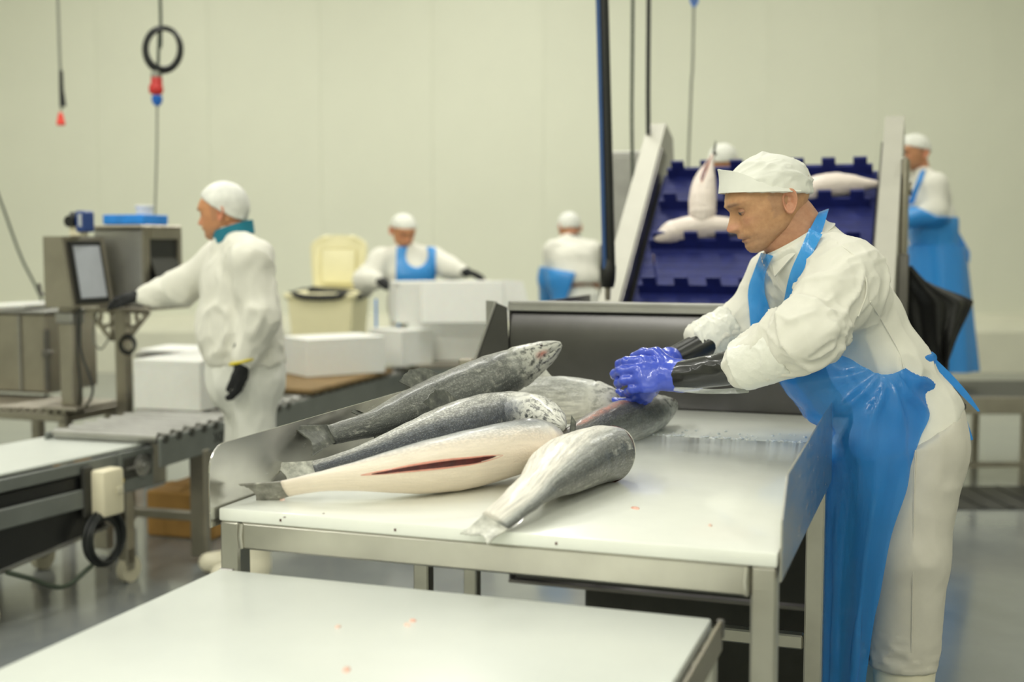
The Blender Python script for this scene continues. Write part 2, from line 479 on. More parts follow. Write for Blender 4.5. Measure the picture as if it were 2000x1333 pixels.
# second board behind, reaching to the hopper
t2 = thing('infeed_table', 'white board between the fish pile and the steel hopper', 'table', (FRX, FRY, 0), -YAW)
part('table_top', MB().box((-TW/2, 1.155 + .25, TH - .0135), (TW, .5, .025), None, .004, 2), 'board_wet', t2, True)
for y in (1.26,):
    for x in (-.03, -TW + .03):
        part('leg', MB().box((x, y, (TH - .026)/2), (.04, .04, TH - .026), None, .004), 'steel', t2)
    part('rail', MB().box((-TW/2, y, TH - .052), (TW - .1, .036, .04), None, .004), 'steel', t2)

# low front table at the lower edge of the picture
LH = .80
A0 = T(1408, 1208, LH)
ft = thing('cutting_table', 'empty white topped table nearest the viewer', 'table', (A0.x, A0.y, 0), -YAW)
FW, FD = .925, 1.0
part('table_top', MB().box((-FW/2 - .008, -FD/2 - .006, LH - .012), (FW - .012, FD, .024), None, .004, 2), 'board', ft, True)
for (a, b) in (((-FW, 0), (0, 0)), ((-FW, -FD), (0, -FD))):
    part('rail', MB().box(((a[0]+b[0])/2, a[1], LH - .03), (FW - .04, .006, .05), None, .001), 'steel', ft)
part('rail', MB().box((.0, -FD/2, LH - .028), (.006, FD, .05), None, .001).box((-.012, -FD/2, LH - .052), (.024, FD, .004)), 'steel_dull', ft)
part('rail', MB().box((-FW, -FD/2, LH - .028), (.006, FD, .05), None, .001).box((-FW + .012, -FD/2, LH - .052), (.024, FD, .004)), 'steel_dull', ft)
for x in (-.02, -FW + .02):
    for y in (-.03, -FD + .03):
        part('leg', MB().box((x, y, (LH - .054)/2), (.036, .036, LH - .054), None, .003), 'steel', ft)
part('corner_bracket', MB().box((.0, -.004, LH - .016), (.012, .012, .03), None, .002), 'steel_dark', ft)
part('corner_bracket', MB().box((-FW + .01, .0, LH - .006), (.03, .008, .012), None, .002), 'steel_dark', ft)
# scraps
def scrap(px, py, z, r, mname, label, name='fish_scrap', asp=.6, h=.003):
    c = T(px, py, z); n = 14; prof = []
    mb = MB(); ring = []
    for k in range(n):
        a = 2*math.pi*k/n; q = r*(1 + .25*math.sin(2*a + px) + .15*math.sin(5*a + py))
        ring.append((c.x + q*math.cos(a), c.y + q*asp*math.sin(a)*2, z))
    top = [(c.x + (p[0]-c.x)*.7, c.y + (p[1]-c.y)*.7, z + h) for p in ring]
    R0 = [mb.bm.verts.new(p) for p in ring]; R1 = [mb.bm.verts.new(p) for p in top]
    for k in range(n): mb.bm.faces.new((R0[k], R0[(k+1) % n], R1[(k+1) % n], R1[k]))
    mb.bm.faces.new(R1); mb.bm.faces.new(R0[::-1])
    o = part(name, mb, mname, None, True, 60); tag(o, label, 'fish scrap', 'fish scraps on the boards')
scrap(1241, 994, .9, .0075, 'scrap_pink', 'largest pink fish scrap on the sorting board right of the fish')
scrap(1387, 1028, .9, .004, 'shred_pale', 'pale speck of fish near the right corner of the sorting board')
scrap(551, 977, .9, .007, 'shred_pale', 'pale scrap of fish beside the belly-up fish tail')
scrap(677, 1310, LH, .0065, 'scrap_pink', 'pink fish scrap nearest the viewer on the front table')
scrap(795, 1222, LH, .0055, 'shred_pale', 'pale scrap in the middle of the front table')
scrap(806, 1214, LH, .0045, 'scrap_pink', 'small scrap touching another in the middle of the front table')
scrap(660, 1226, LH, .0045, 'shred_pale', 'faint scrap left of the pair on the front table')
for i, (px, py, z) in enumerate([(556, 1011, .9), (538, 1021, .886), (632, 1004, .9), (775, 1034, .886), (1088, 1061, .886)]):
    c = T(px, py, z); l = tb.matrix_basis.inverted() @ c if z >= .9 else None
    q_ = Matrix.Rotation(YAW, 3, 'Z') @ (c - Vector((FRX, FRY, 0)))
    if z < .9: q_.y = -.0008
    part('speck', MB().box(q_, (.004, .004 if z >= .9 else .0016, .0016 if z >= .9 else .005), None, .0006), 'blood_dark', tb)
# line of crushed ice along the board joint
mb = MB(); rs = random.Random(3)
for k in range(150):
    u = rs.random(); x = -TW*.55*u - .06; y = 1.147 + rs.gauss(0, .006) + (.13 if rs.random() < .3 else 0)*rs.random()
    p = table_pt(x, y, TH + .001); r = rs.uniform(.0015, .005)
    mb.box(p, (r*2.2, r*1.6, r), Matrix.Rotation(rs.random()*3, 3, 'Z'), r*.3)
o = part('ice_crumbs', mb, 'ice'); tag(o, 'line of crushed ice crumbs across the white board', 'ice', None, 'stuff')

# ------------------------------------------------------------------ steel hopper behind the boards
hp = thing('hopper', 'dark stainless steel hopper behind the white board', 'hopper', (FRX, FRY, 0), -YAW)
HY = 1.672; HZ = 1.213; HX0, HX1 = -1.05, .03; HB = 2.62
prof = [(0, .86), (0, 1.02), (.0006, 1.09), (.003, 1.125), (.008, 1.155), (.016, 1.18), (.026, HZ - .008)]
part('front_panel', MB().grid([[(x, HY + a, z) for x in np.linspace(HX0, HX1, 12)] for a, z in prof]), 'steel_hopper', hp, True, 80)
part('lower_hull', MB().prism([(HX0, HY, .86), (HX1, HY, .86), (HX1, HY, .33), (HX0 + .03, HY, .33), (HX0 + .0, HY, .5)], (0, .006, 0)), 'rail_dark', hp)  # hull and base box kept dark to paint in the shade under the tables
part('base_box', MB().span((HX0 + .24, HY + .05, .0), (HX1, HB - .1, .32), .01), 'rail_dark', hp)
part('rear_panel', MB().span((HX0, HB, .33), (HX1, HB + .006, HZ - .25)), 'steel_hopper', hp)
part('side_panel', MB().span((HX0, HY + .006, .32), (HX0 + .006, HB, HZ - .01)), 'steel_hopper', hp)
part('side_panel', MB().span((HX1 - .006, HY + .006, .32), (HX1, HB, HZ - .01)), 'steel_hopper', hp)
part('bottom_panel', MB().span((HX0, HY, .31), (HX1, HB, .32)), 'steel_dark', hp)
part('rim', MB().bar((HX0, HY + .012, HZ), (HX1, HY + .012, HZ), .034, .016, bevel=.004).bar((HX0, HY - .002, HZ - .014), (HX1, HY - .002, HZ - .014), .006, .02, bevel=.002), 'steel_light', hp)
mbw = MB().prism([(-1.052, HY - .01, 1.20), (-1.088, HY - .012, 1.214), (-1.165, HY - .014, 1.01), (-1.15, HY - .014, .93), (-1.04, HY - .01, .93)], (0, .004, 0))
part('guide_wing', mbw, 'steel_hopper', hp)
part('guide_wing', MB().prism([(-1.088, HY - .012, 1.218), (-1.16, HY + .09, 1.216), (-1.13, HY + .06, 1.09), (-1.122, HY - .008, 1.125)], (.004, .002, 0)), 'steel_light', hp)
part('wing_edge', MB().bar((-1.088, HY - .014, 1.216), (-1.165, HY - .016, 1.01), .008, .008), 'steel_light', hp)
part('clamp', MB().box((-1.18, HY - .03, 1.02), (.05, .03, .03), None, .006).cyl((-1.2, HY - .03, 1.0), (-1.2, HY - .03, .94), .008, 10), 'steel_dull', hp)

# ------------------------------------------------------------------ inclined belt conveyor with blue modular belt
CX, CY = .492, 5.0
cv = thing('incline_conveyor', 'inclined conveyor with dark blue modular belt and steel sides', 'conveyor', (CX, CY, 0), -YAW)
SL = Vector((0, .74, .673)); NN = Vector((0, -.673, .74)); B0 = Vector((0, 0, 1.165))
def cvp(x, s, n=0): return Vector((x, 0, 0)) + B0 + SL*s + NN*n
BW = .925; STOP = .80
def yzprism(pts, x0, x1):
    return MB().prism([cvp(x0, s, n) for s, n in pts], (x1 - x0, 0, 0))
part('belt', yzprism([(-.85, 0), (STOP, 0), (STOP + .05, -.03), (STOP + .05, -.12), (STOP, -.15), (-.85, -.15)], 0, BW), 'belt_blue', cv)
for s in (-.48, -.21, .06, .33, .585, STOP):
    mb = yzprism([(s - .012, .0), (s + .012, .0), (s + .008, .045), (s - .008, .045)], .02, BW - .02)
    nt_ = 7
    for k in range(nt_):
        x = .07 + k*(BW - .14)/(nt_ - 1)
        a = [(s - .008, .045), (s + .008, .045), (s + .006, .085), (s - .006, .085)]
        mb.prism([cvp(x - .028, q, n) for q, n in a], (.056, 0, 0))
    part('cleat', mb, 'belt_blue', cv)
for k in range(int(1.6/.05)):                     # hinge rows of the belt modules
    s = -.8 + k*.05
    part('belt_module', yzprism([(s, .0), (s + .046, .0), (s + .042, .0015), (s + .004, .0015)], .005, BW - .005), 'belt_blue', cv)
side = [(-1.0, -.2), (1.06, -.2), (1.14, -.05), (1.06, .10), (-1.0, .10)]
part('side_plate', yzprism(side, -.105, -.02), 'plate_grey', cv)
part('side_plate', yzprism(side, BW + .02, BW + .10), 'plate_grey', cv)
part('inner_shade', yzprism([(-.95, .0), (.95, .0), (.9, .085), (-.95, .085)], -.02, -.012), 'steel_dark', cv)  # dark sheets that paint shade onto the inner faces of the side plates
part('inner_shade', yzprism([(-.95, .0), (.95, .0), (.9, .085), (-.95, .085)], BW + .012, BW + .02), 'steel_dark', cv)
part('drive_shaft', MB().cyl(cvp(-.14, STOP - .02, -.075), cvp(BW + .14, STOP - .02, -.075), .03), 'steel_dull', cv, True)
part('drive_cover', MB().box(cvp(BW + .115, .62, -.1), (.03, .2, .5), None, .01), 'steel_dull', cv)
part('support_post', MB().box((BW + .06, .55, .75), (.08, .08, 1.5), None, .005), 'steel_light', cv)
part('support_post', MB().box((-.06, .55, .75), (.08, .08, 1.5), None, .005), 'steel_light', cv)
part('rear_leg', MB().box((BW + .125, .2, .68), (.04, .06, 1.36), None, .005), 'steel_dark', cv)
part('bracket', MB().prism([(-.13, .72, 1.72), (-.13, .95, 1.72), (-.13, .9, 1.62), (-.13, .72, 1.58)], (.03, 0, 0)), 'steel_dull', cv)

cab = thing('control_cabinet', 'grey control cabinet left of the inclined conveyor', 'cabinet', P(1245, 500, 6.9), -YAW*.6)
cab.location.z = 0
part('upper_box', MB().box((0, 0, 1.66), (.30, .25, .50), None, .008), 'steel_light', cab)
part('lower_box', MB().box((-.06, 0, 1.1), (.28, .25, .6), None, .008), 'steel_dark', cab)
part('base_frame', MB().box((-.05, 0, .4), (.2, .2, .8), None, .008), 'steel_dull', cab)
part('door_seam', MB().box((.0, -.127, 1.66), (.24, .006, .44), None, .002), 'steel_light', cab)

# ------------------------------------------------------------------ hanging hoses and cables
def TOPC(px, Y):
    p = P(px, 0, Y); return Vector((p.x, p.y, CEIL))
def drop(name, label, cat, pts, r, m, n=24, group=None):
    pp = [Vector(p) for p in cat_rom(pts, n)]
    o = part(name, MB().tube(pp, r, 8), m, None, True); return tag(o, label, cat, group)
hz = thing('hose_pole', 'thick black drop pole with a blue air hose', 'hose', P(1186, 560, 4.75))
o0 = hz.location.copy()
top = P(1172, 0, 4.75); top = top + (top - P(1186, 560, 4.75))*((CEIL - top.z)/(top.z - P(1186, 560, 4.75).z))
part('pole', MB().tube([top - o0 + Vector((.008, 0, 0)), P(1187, 525, 4.75) - o0 + Vector((.008, 0, 0))], .022, 14), 'cable_black', hz, True)
part('air_hose', MB().tube([top - o0 + Vector((-.008, -.02, 0)), P(1184, 525, 4.75) - o0 + Vector((-.008, -.02, 0))], .0085, 10), 'pole_blue', hz, True)
part('coupling', MB().lathe([(.024, .0), (.03, .03), (.032, .08), (.026, .1), (.026, .115)], P(1187, 562, 4.75) - o0 + Vector((0, 0, 0)), 18), 'black_plastic', hz, True)
part('nozzle', MB().lathe([(.01, -.05), (.012, 0), (.018, .004)], P(1187, 562, 4.75) - o0, 14), 'steel_dull', hz, True)
drop('drop_cable', 'thin dark green cable hanging left of the conveyor', 'cable', [TOPC(1237, 6.2), P(1236, 0, 6.2), P(1234, 230, 6.2), P(1236, 370, 6.2), P(1232, 420, 6.2)], .0085, 'cable_green')
drop('drop_conduit', 'straight black conduit above the left conveyor side', 'cable', [TOPC(1268, 5.65), P(1267, 0, 5.65), P(1266, 262, 5.65)], .0105, 'cable_black')
rp = thing('drop_rope', 'pale grey rope on a blue hook behind the conveyor', 'rope', P(1343, 335, 7.0))
o0 = rp.location.copy()
part('rope', MB().tube([Vector(p) - o0 for p in cat_rom([TOPC(1356, 7), P(1355, 10, 7), P(1350, 170, 7), P(1344, 330, 7), P(1343, 420, 7)], 20)], .0075, 8), 'cable_grey', rp, True)
part('hook', MB().tube([P(1350, -30, 7) - o0, P(1351, 4, 7) - o0, P(1355, 14, 7) - o0, P(1361, 4, 7) - o0, P(1360, -10, 7) - o0], .01, 8), 'plug_blue', rp, True)

pc = thing('pull_cord', 'thin pull cord with a red grip on the left', 'cord', P(119, 243, 7.2)); o0 = pc.location.copy()
part('cord', MB().tube([Vector(p) - o0 for p in cat_rom([TOPC(112, 7.2), P(113, 0, 7.2), P(118, 140, 7.2), P(120, 215, 7.2)], 20)], .0085, 8), 'cable_grey', pc, True)
part('knot', MB().tube([P(119, 138, 7.2) - o0, P(120, 175, 7.2) - o0, P(123, 208, 7.2) - o0], [.012, .014, .02], 8), 'cable_black', pc, True)
part('grip', MB().lathe([(.008, .07), (.014, .055), (.026, 0), (.02, -.006)], (0, 0, 0), 16), 'grip_red', pc, True)
pl = thing('power_drop', 'hanging power cable with a coil, red plug and blue socket', 'cable', P(307, 205, 6.8)); o0 = pl.location.copy()
part('cable', MB().tube([Vector(p) - o0 for p in cat_rom([TOPC(313, 6.8), P(313, 0, 6.8), P(311, 60, 6.8), P(308, 150, 6.8)], 18)], .0085, 8), 'cable_green', pl, True)
for k, (cx, cy, rx, ry) in enumerate([(318, 97, 37, 44), (316, 94, 34, 41), (320, 95, 33, 38)]):
    ring = [P(cx + rx*math.cos(a), cy + ry*math.sin(a), 6.8 - .01*k) - o0 for a in np.linspace(0, 2*math.pi, 40, endpoint=False)]
    part('coil', MB().tube(ring, .0105, 8, closed=True), 'cable_black', pl, True)
part('gland', MB().lathe([(.02, .165), (.03, .15), (.03, .12)], (0, 0, .02), 14), 'cable_grey', pl, True)
part('plug', MB().lathe([(.022, .16), (.03, .15), (.032, .1), (.036, .09), (.034, .07), (.024, .055)], (0, 0, .0), 16).box((-.025, 0, .085), (.03, .04, .05), None, .008), 'plug_red', pl, True)
part('socket', MB().lathe([(.024, .05), (.03, .045), (.028, .015), (.014, -.005)], (0, 0, .0), 16), 'plug_blue', pl, True)
part('lower_cable', MB().tube([Vector(p) - o0 for p in cat_rom([P(307, 205, 6.8), P(306, 300, 6.8), P(303, 405, 6.8), P(302, 440, 6.8)], 14)], .006, 8), 'cable_grey', pl, True)
drop('slack_cable', 'slack grey cable sagging at the far left edge', 'cable', [TOPC(-330, 7.3), P(-130, 60, 7.3), P(-55, 250, 7.3), P(2, 395, 7.3), P(40, 500, 7.3), P(70, 560, 7.3), P(86, 605, 7.3), P(92, 700, 7.3), P(90, 800, 7.3)], .008, 'cable_green')

# ------------------------------------------------------------------ weighing and labelling station on the left
def at_floor(px, Y):
    p = P(px, 477, Y); return (p.x, p.y, 0)
wt = thing('weighing_terminal', 'steel weighing terminal with tilted grey screen on a post', 'terminal', at_floor(130, 5.75), -YAW)
def zz(py, Y): return P(1000, py, Y).z
z0, z1 = zz(600, 5.75), zz(462, 5.75)
part('housing', MB().prism([(-.085, -.06, z0), (.075, -.06, z0), (.022, -.06, z1), (-.085, -.06, z1)], (0, .30, 0)), 'steel_dull', wt)
def slant(k, y, o=0.0): return (.075 - .053*k + o, y, z0 + (z1 - z0)*k + o*.16)
sc = part('bezel', MB().prism([slant(.04, -.03, .001), slant(.04, .20, .001), slant(.93, .20, .001), slant(.93, -.03, .001)], (.010, 0, .0016)), 'black_plastic', wt)
part('screen', MB().prism([slant(.12, -.005, .011), slant(.12, .18, .011), slant(.86, .18, .011), slant(.86, -.005, .011)], (.003, 0, .0005)), 'screen_grey', sc)
part('post', MB().box((-.01, .02, (z0 + .636)/2), (.075, .075, z0 - .636), None, .006), 'steel_dull', wt)
part('post_collar', MB().box((-.01, .02, z0 - .05), (.1, .1, .06), None, .01), 'steel_light', wt)
part('latch', MB().tube([(-.09, -.02, z0 + .06), (-.13, -.03, z0 + .06), (-.14, -.03, z0 + .11)], .009, 8), 'steel_dark', wt, True)
part('base_plate', MB().box((-.01, .02, .628), (.2, .2, .016), None, .004), 'steel_dull', wt)
for k, (dx, sag) in enumerate(((.05, .0), (.07, .05))):
    part('signal_cable', MB().tube([Vector(p) for p in cat_rom([(dx, .0, z0), (dx + .01, -.02, z0 - .2), (dx + .03 + sag, -.03, z0 - .38), (dx - .01, .0, z0 - .5)], 16)], .006, 6), 'cable_black', wt, True)
ind = thing('camera_unit', 'small dark blue camera unit on top of the terminal', 'camera', P(158, 460, 5.78), -YAW)
part('mount', MB().box((-.01, 0, .02), (.06, .07, .05), None, .006), 'ivory', ind)
part('body', MB().box((.025, 0, .065), (.045, .09, .1), None, .008), 'display_blue', ind)
part('label_plate', MB().box((.034, -.047, .07), (.02, .006, .06), None, .002), 'screen_grey', ind)
part('lens', MB().cyl((-.02, -.03, .065), (-.02, -.06, .065), .027, 18), 'black_plastic', ind, True)
part('clip', MB().box((-.02, 0, .07), (.05, .06, .08), None, .008), 'rubber_grey', ind)

lb = thing('label_cabinet', 'stainless cabinet with a dark side hatch behind the terminal', 'cabinet', at_floor(235, 6.0), -YAW)
zb, zt = zz(600, 6.0), zz(447, 6.0)
part('body', MB().span((-.16, 0, zb), (.125, .30, zt), .01), 'steel_light', lb)
part('lid', MB().box((-.015, .15, zt + .008), (.31, .33, .02), None, .006), 'steel_dull', lb)
part('side_frame', MB().span((.125, .0, zb), (.135, .05, zt)).span((.125, .05, zt - .05), (.14, .31, zt)).span((.125, .28, zb + .2), (.14, .31, zt - .05)), 'steel_dull', lb)
part('opening', MB().span((.124, .05, zb + .06), (.128, .28, zt - .05)), 'black_plastic', lb)
part('hatch', MB().prism([(.13, .06, zb + .24), (.13, .28, zb + .24), (.20, .28, zb + .07), (.20, .06, zb + .07)], (-.004, 0, -.012)), 'rail_dark', lb)
tr = thing('tray', 'shallow bright blue tray on top of the label cabinet', 'tray', P(258, 444, 6.1), -YAW)
tr.location.z = zt + .019
part('base', MB().box((0, .03, .008), (.235, .2, .014), None, .004), 'tray_blue', tr)
part('rim', MB().box((0, -.07, .028), (.235, .008, .045), None, .003).box((0, .13, .028), (.235, .008, .045), None, .003).box((-.115, .03, .028), (.008, .2, .045), None, .003).box((.115, .03, .028), (.008, .2, .045), None, .003), 'tray_blue', tr)
cpo = part('pot', MB().lathe([(.034, 0), (.04, .05), (.042, .07), (.046, .072), (.046, .08), (.04, .082)], (0, 0, 0), 20), 'styrofoam', None, True)
tag(cpo, 'small white pot standing in the blue tray', 'pot'); pp = P(283, 425, 6.13); cpo.location = (pp.x, pp.y, zt + .036)

bs = thing('bracket_stand', 'steel stand with a perforated triangular bracket', 'stand', at_floor(236, 6.02), -YAW)
zt2 = zb - .008
part('post', MB().box((0, 0, (zt2 + .02)/2), (.062, .06, zt2 - .02), None, .005), 'steel_dull', bs)
part('top_plate', MB().box((0, .12, zt2), (.38, .36, .014), None, .003), 'steel_dull', bs)
def holed(poly, holes, th, y):
    """plate outline with holes: strips of quads between hole rims and outline are avoided; thick ring plates are laid as a web"""
    mb = MB()
    return mb
for sx in (-1, 1):
    mb = MB()
    mb.bar((sx*.03, -.032, zt2 - .012), (sx*.18, -.032, zt2 - .012), .01, .018)
    mb.bar((sx*.18, -.032, zt2 - .012), (sx*.05, -.032, zt2 - .15), .01, .02)
    mb.bar((sx*.04, -.032, zt2 - .01), (sx*.04, -.032, zt2 - .16), .01, .022)
    for (hx, hzz, hr) in ((.075, .05, .031), (.125, .04, .019), (.06, .105, .017)):
        ring = [(sx*hx + (hr + .007)*math.cos(a), -.032, zt2 - hzz + (hr + .007)*math.sin(a)) for a in np.linspace(0, 2*math.pi, 20, endpoint=False)]
        mb.tube(ring, .0085, 6, closed=True)
    part('bracket', mb, 'steel_dull', bs)
for k in range(2):
    ring = [(.065 + .042*math.cos(a), -.05 - .008*k, zt2 - .17 - .006*k + .042*math.sin(a)) for a in np.linspace(0, 2*math.pi, 24, endpoint=False)]
    part('cable_coil', MB().tube(ring, .008, 6, closed=True), 'cable_black', bs, True)
part('loop_cable', MB().tube([Vector(p) for p in cat_rom([(-.13, -.03, zt2 - .02), (-.14, -.05, zt2 - .14), (-.09, -.06, zt2 - .2), (-.04, -.05, zt2 - .14)], 16)], .005, 6), 'cable_grey', bs, True)

# big steel box, ribbed table below it
bx = thing('steel_tank', 'boxy stainless tank at the left edge', 'tank', at_floor(40, 6.2), -YAW)
za, zb2 = zz(768, 6.2), zz(612, 6.2)
part('body', MB().span((-.6, 0, za), (.14, .4, zb2), .012), 'steel_dull', bx)
part('seam', MB().box((-.02, -.006, (za + zb2)/2), (.012, .012, zb2 - za - .02), None, .002), 'steel_light', bx)
part('lid', MB().box((-.23, .2, zb2 + .006), (.76, .42, .014), None, .003), 'steel_light', bx)
part('hinge_rod', MB().tube([(.15, -.01, za + .02), (.155, -.012, zb2 - .08)], .016, 10).box((.15, -.01, (za + zb2)/2), (.04, .04, .04), None, .006), 'steel_dark', bx, True)
wl = part('lid_sheet', MB().box((0, 0, 0), (.3, .3, .03), None, .01), 'styrofoam'); tag(wl, 'white foam lid lying on the tank at the left edge', 'lid')
pp = P(25, 594, 6.3); wl.location = (pp.x, pp.y + .1, zb2 + .03); wl.rotation_euler = (0, math.radians(-3), -YAW)
tt = thing('slatted_table', 'low steel table with a ribbed top under the tank', 'table', at_floor(95, 5.9), -YAW)
zt3 = zz(795, 5.9)
part('frame', MB().box((-.46, -.12, zt3 - .03), (1.3, .04, .04), None, .004).box((-.46, .26, zt3 - .03), (1.3, .04, .04), None, .004).box((.17, .07, zt3 - .03), (.04, .42, .04), None, .004), 'steel_dull', tt)
for k in range(26):
    part('slat', MB().box((-.98 + k*.046, .07, zt3), (.03, .42, .02), None, .003), 'steel_dull', tt)
for x in (.15, -.3, -.85):
    for y in (-.1, .24):
        part('leg', MB().box((x, y, (zt3 - .05)/2), (.05, .05, zt3 - .05), None, .004), 'steel_dull', tt)

# ------------------------------------------------------------------ roller conveyor with foam boxes
RY = math.atan2(1.29, 4.3)
rz = .60
r0 = T(312, 858, rz)
rc = thing('roller_conveyor', 'long steel roller conveyor carrying the white foam boxes', 'conveyor', (r0.x, r0.y, 0), -RY)
RLEN, RW = 3.0, .56
rm = None
for k in range(29):
    if rm is None:
        ro = part('roller', MB().cyl((-RW + .03, 0, 0), (-.03, 0, 0), .024, 16).cyl((-RW + .01, 0, 0), (-.01, 0, 0), .008, 8), 'steel_light', rc, True); rm = ro.data
    else:
        ro = bpy.data.objects.new('roller', rm); COL.objects.link(ro); ro.parent = rc
    ro.location = (0, .04 + k*.1, rz - .005)
part('side_rail', MB().box((-.004, RLEN/2, rz - .06), (.012, RLEN, .12), None, .003), 'rail_grey', rc)
part('side_rail', MB().box((-RW + .004, RLEN/2, rz - .06), (.012, RLEN, .12), None, .003), 'rail_grey', rc)
for k in range(12):
    part('bearing', MB().cyl((.0, .04 + k*.1, rz - .005), (.008, .04 + k*.1, rz - .005), .018, 14), 'rail_dark', rc, True)
for y in (.35, 1.6, 2.8):
    for x in (-.03, -RW + .03):
        lg = part('leg', MB().box((x, y, (rz - .12)/2 + .02), (.075, .05, rz - .12), None, .005), 'steel_dull', rc)
    part('cross_bar', MB().box((-RW/2, y, .2), (RW - .06, .04, .04), None, .004), 'steel_dull', rc)
# characters on the rail
fc = bpy.data.curves.new('rail_mark', 'FONT'); fc.body = 'X06'; fc.size = .07; fc.extrude = .0006
fo = bpy.data.objects.new('rail_mark', fc); COL.objects.link(fo); fo.parent = rc; fc.materials.append(MATS['black_plastic'])
me_ = bpy.data.meshes.new_from_object(fo); bpy.data.objects.remove(fo); bpy.data.curves.remove(fc)
fo = bpy.data.objects.new('rail_mark', me_); COL.objects.link(fo); fo.parent = rc
fo.location = (.0035, .42, rz - .085); fo.rotation_euler = (math.pi/2, 0, math.pi/2)
# crates beneath
cbx = part('carton', MB().box((0, 0, .12), (.4, .5, .24), None, .01).box((0, 0, .235), (.41, .08, .012), None, .002), 'cardboard'); tag(cbx, 'brown cardboard carton on the floor behind the bracket stand', 'carton')
cbx.location = at_floor(192, 7.4); cbx.rotation_euler = (0, 0, -.2)
cb2 = part('carton', MB().box((0, 0, .11), (.36, .4, .22), None, .01).box((0, 0, .22), (.37, .06, .01), None, .002), 'cardboard'); tag(cb2, 'orange brown carton under the near end of the roller conveyor', 'carton')
q = r0 + Vector((.02, .95, 0)); cb2.location = (q.x - .1, q.y, 0); cb2.rotation_euler = (0, 0, -.3)

def rc_pt(x, y, z=0):
    return Vector((r0.x + x*math.cos(RY) + y*math.sin(RY), r0.y - x*math.sin(RY) + y*math.cos(RY), z))
def foam_box(label, loc, rz_, L=.78, W=.40, H=.22, lid=True):
    t = thing('foam_box', label, 'box', loc, rz_, 'white foam fish boxes')
    part('base', MB().box((0, 0, (H - .034)/2), (W, L, H - .034), None, .003), 'styrofoam', t)
    if lid: part('lid', MB().box((0, 0, H - .017), (W, L, .034), None, .003), 'styrofoam', t)
    else:
        part('rim', MB().box((0, L/2 - .012, H - .02), (W, .024, .04), None, .004).box((0, -L/2 + .012, H - .02), (W, .024, .04), None, .004).box((W/2 - .012, 0, H - .02), (.024, L, .04), None, .004).box((-W/2 + .012, 0, H - .02), (.024, L, .04), None, .004), 'styrofoam', t)
    return t
rt = rz + .02
b = T(306, 803, rt)
foam_box('white foam box on the rollers left of the worker in the hairnet', (b.x + .16, b.y + .40, rt), -RY - .02, .78, .36, .235)
pal = [(598, 738, .0), (787, 714, .0)]
c1 = T(598, 736, rt + .03)
part_p = thing('board_stack', 'thin brown board under the foam boxes on the conveyor', 'board', rc_pt(-.24, 2.2, rt), -RY)
part('plank', MB().box((0, -.25, .012), (.5, 1.1, .024), None, .004), 'pallet_wood', part_p)
zt4 = rt + .026
def box_by_corner(label, px, py, rot, L, W, H, z=zt4, lid=True):
    """place a box by its near bottom corner (right-hand front corner)"""
    c = T(px, py, z); R = Matrix.Rotation(rot, 3, 'Z'); off = R @ Vector((W/2, L/2, 0))
    return foam_box(label, (c.x + off.x, c.y + off.y, z), rot, L, W, H, lid)
box_by_corner('long white foam box right of the worker in the hairnet', 600, 738, .60, .34, .50, .215)
box_by_corner('white foam box second from the worker in the hairnet', 784, 716, .75, .32, .25, .22)
c = P(850, 625, 8.0)
tk = thing('packing_table', 'steel packing table at the end of the roller conveyor', 'table', (P(900, 600, 7.95).x, 7.95, 0), .2)
part('top_plate', MB().box((0, 0, .635), (.66, .62, .03), None, .004), 'steel_dull', tk)
part('skirt', MB().box((0, -.3, .56), (.64, .02, .12), None, .004), 'rail_grey', tk)
for x in (-.29, .29):
    for y in (-.26, .26): part('leg', MB().box((x, y, .31), (.04, .04, .62), None, .004), 'steel_dull', tk)
foam_box('lower white foam box on the packing table beneath the open one', (P(872, 600, 7.95).x, 7.95, .652), .25, .32, .56, .245)
ob = foam_box('open white foam box held by the worker in the blue bib', (P(866, 600, 7.95).x, 7.95, .898), .25, .32, .66, .26, False)
ld_ = thing('foam_slab', 'large white foam lid tilted against the open box', 'lid', P(895, 632, 7.6), .12)
part('panel', MB().box((.03, 0, .13), (.52, .03, .27), Matrix.Rotation(math.radians(-14), 3, 'X'), .006), 'styrofoam', ld_)
part('flap', MB().prism([(.29, .03, .27), (.41, .02, .26), (.44, -.02, .12), (.29, -.03, .0)], (0, .02, 0)), 'styrofoam', ld_)
sh = part('label_strip', MB().box((0, 0, .09), (.012, .03, .18), None, .003), 'tray_blue'); sh.location = P(735, 640, 7.7)
tag(sh, 'narrow blue strip at the left of the open foam box', 'strip')
ls = part('foam_sheet', MB().box((0, 0, 0), (.34, .3, .016), None, .004), 'styrofoam'); tag(ls, 'thin white sheet lying behind the worker in the hairnet', 'sheet')
ls.location = P(350, 682, 7.0); ls.rotation_euler = (.02, 0, -.3)
ls2 = thing('sheet_rack', 'low steel rack under the thin white sheet', 'rack', (ls.location.x, ls.location.y, 0), -.3)
part('shelf', MB().box((0, 0, ls.location.z - .03), (.4, .3, .02), None, .004), 'steel_light', ls2)
for x in (-.18, .18): part('leg', MB().box((x, 0, (ls.location.z - .04)/2), (.03, .2, ls.location.z - .04), None, .003), 'steel_dull', ls2)

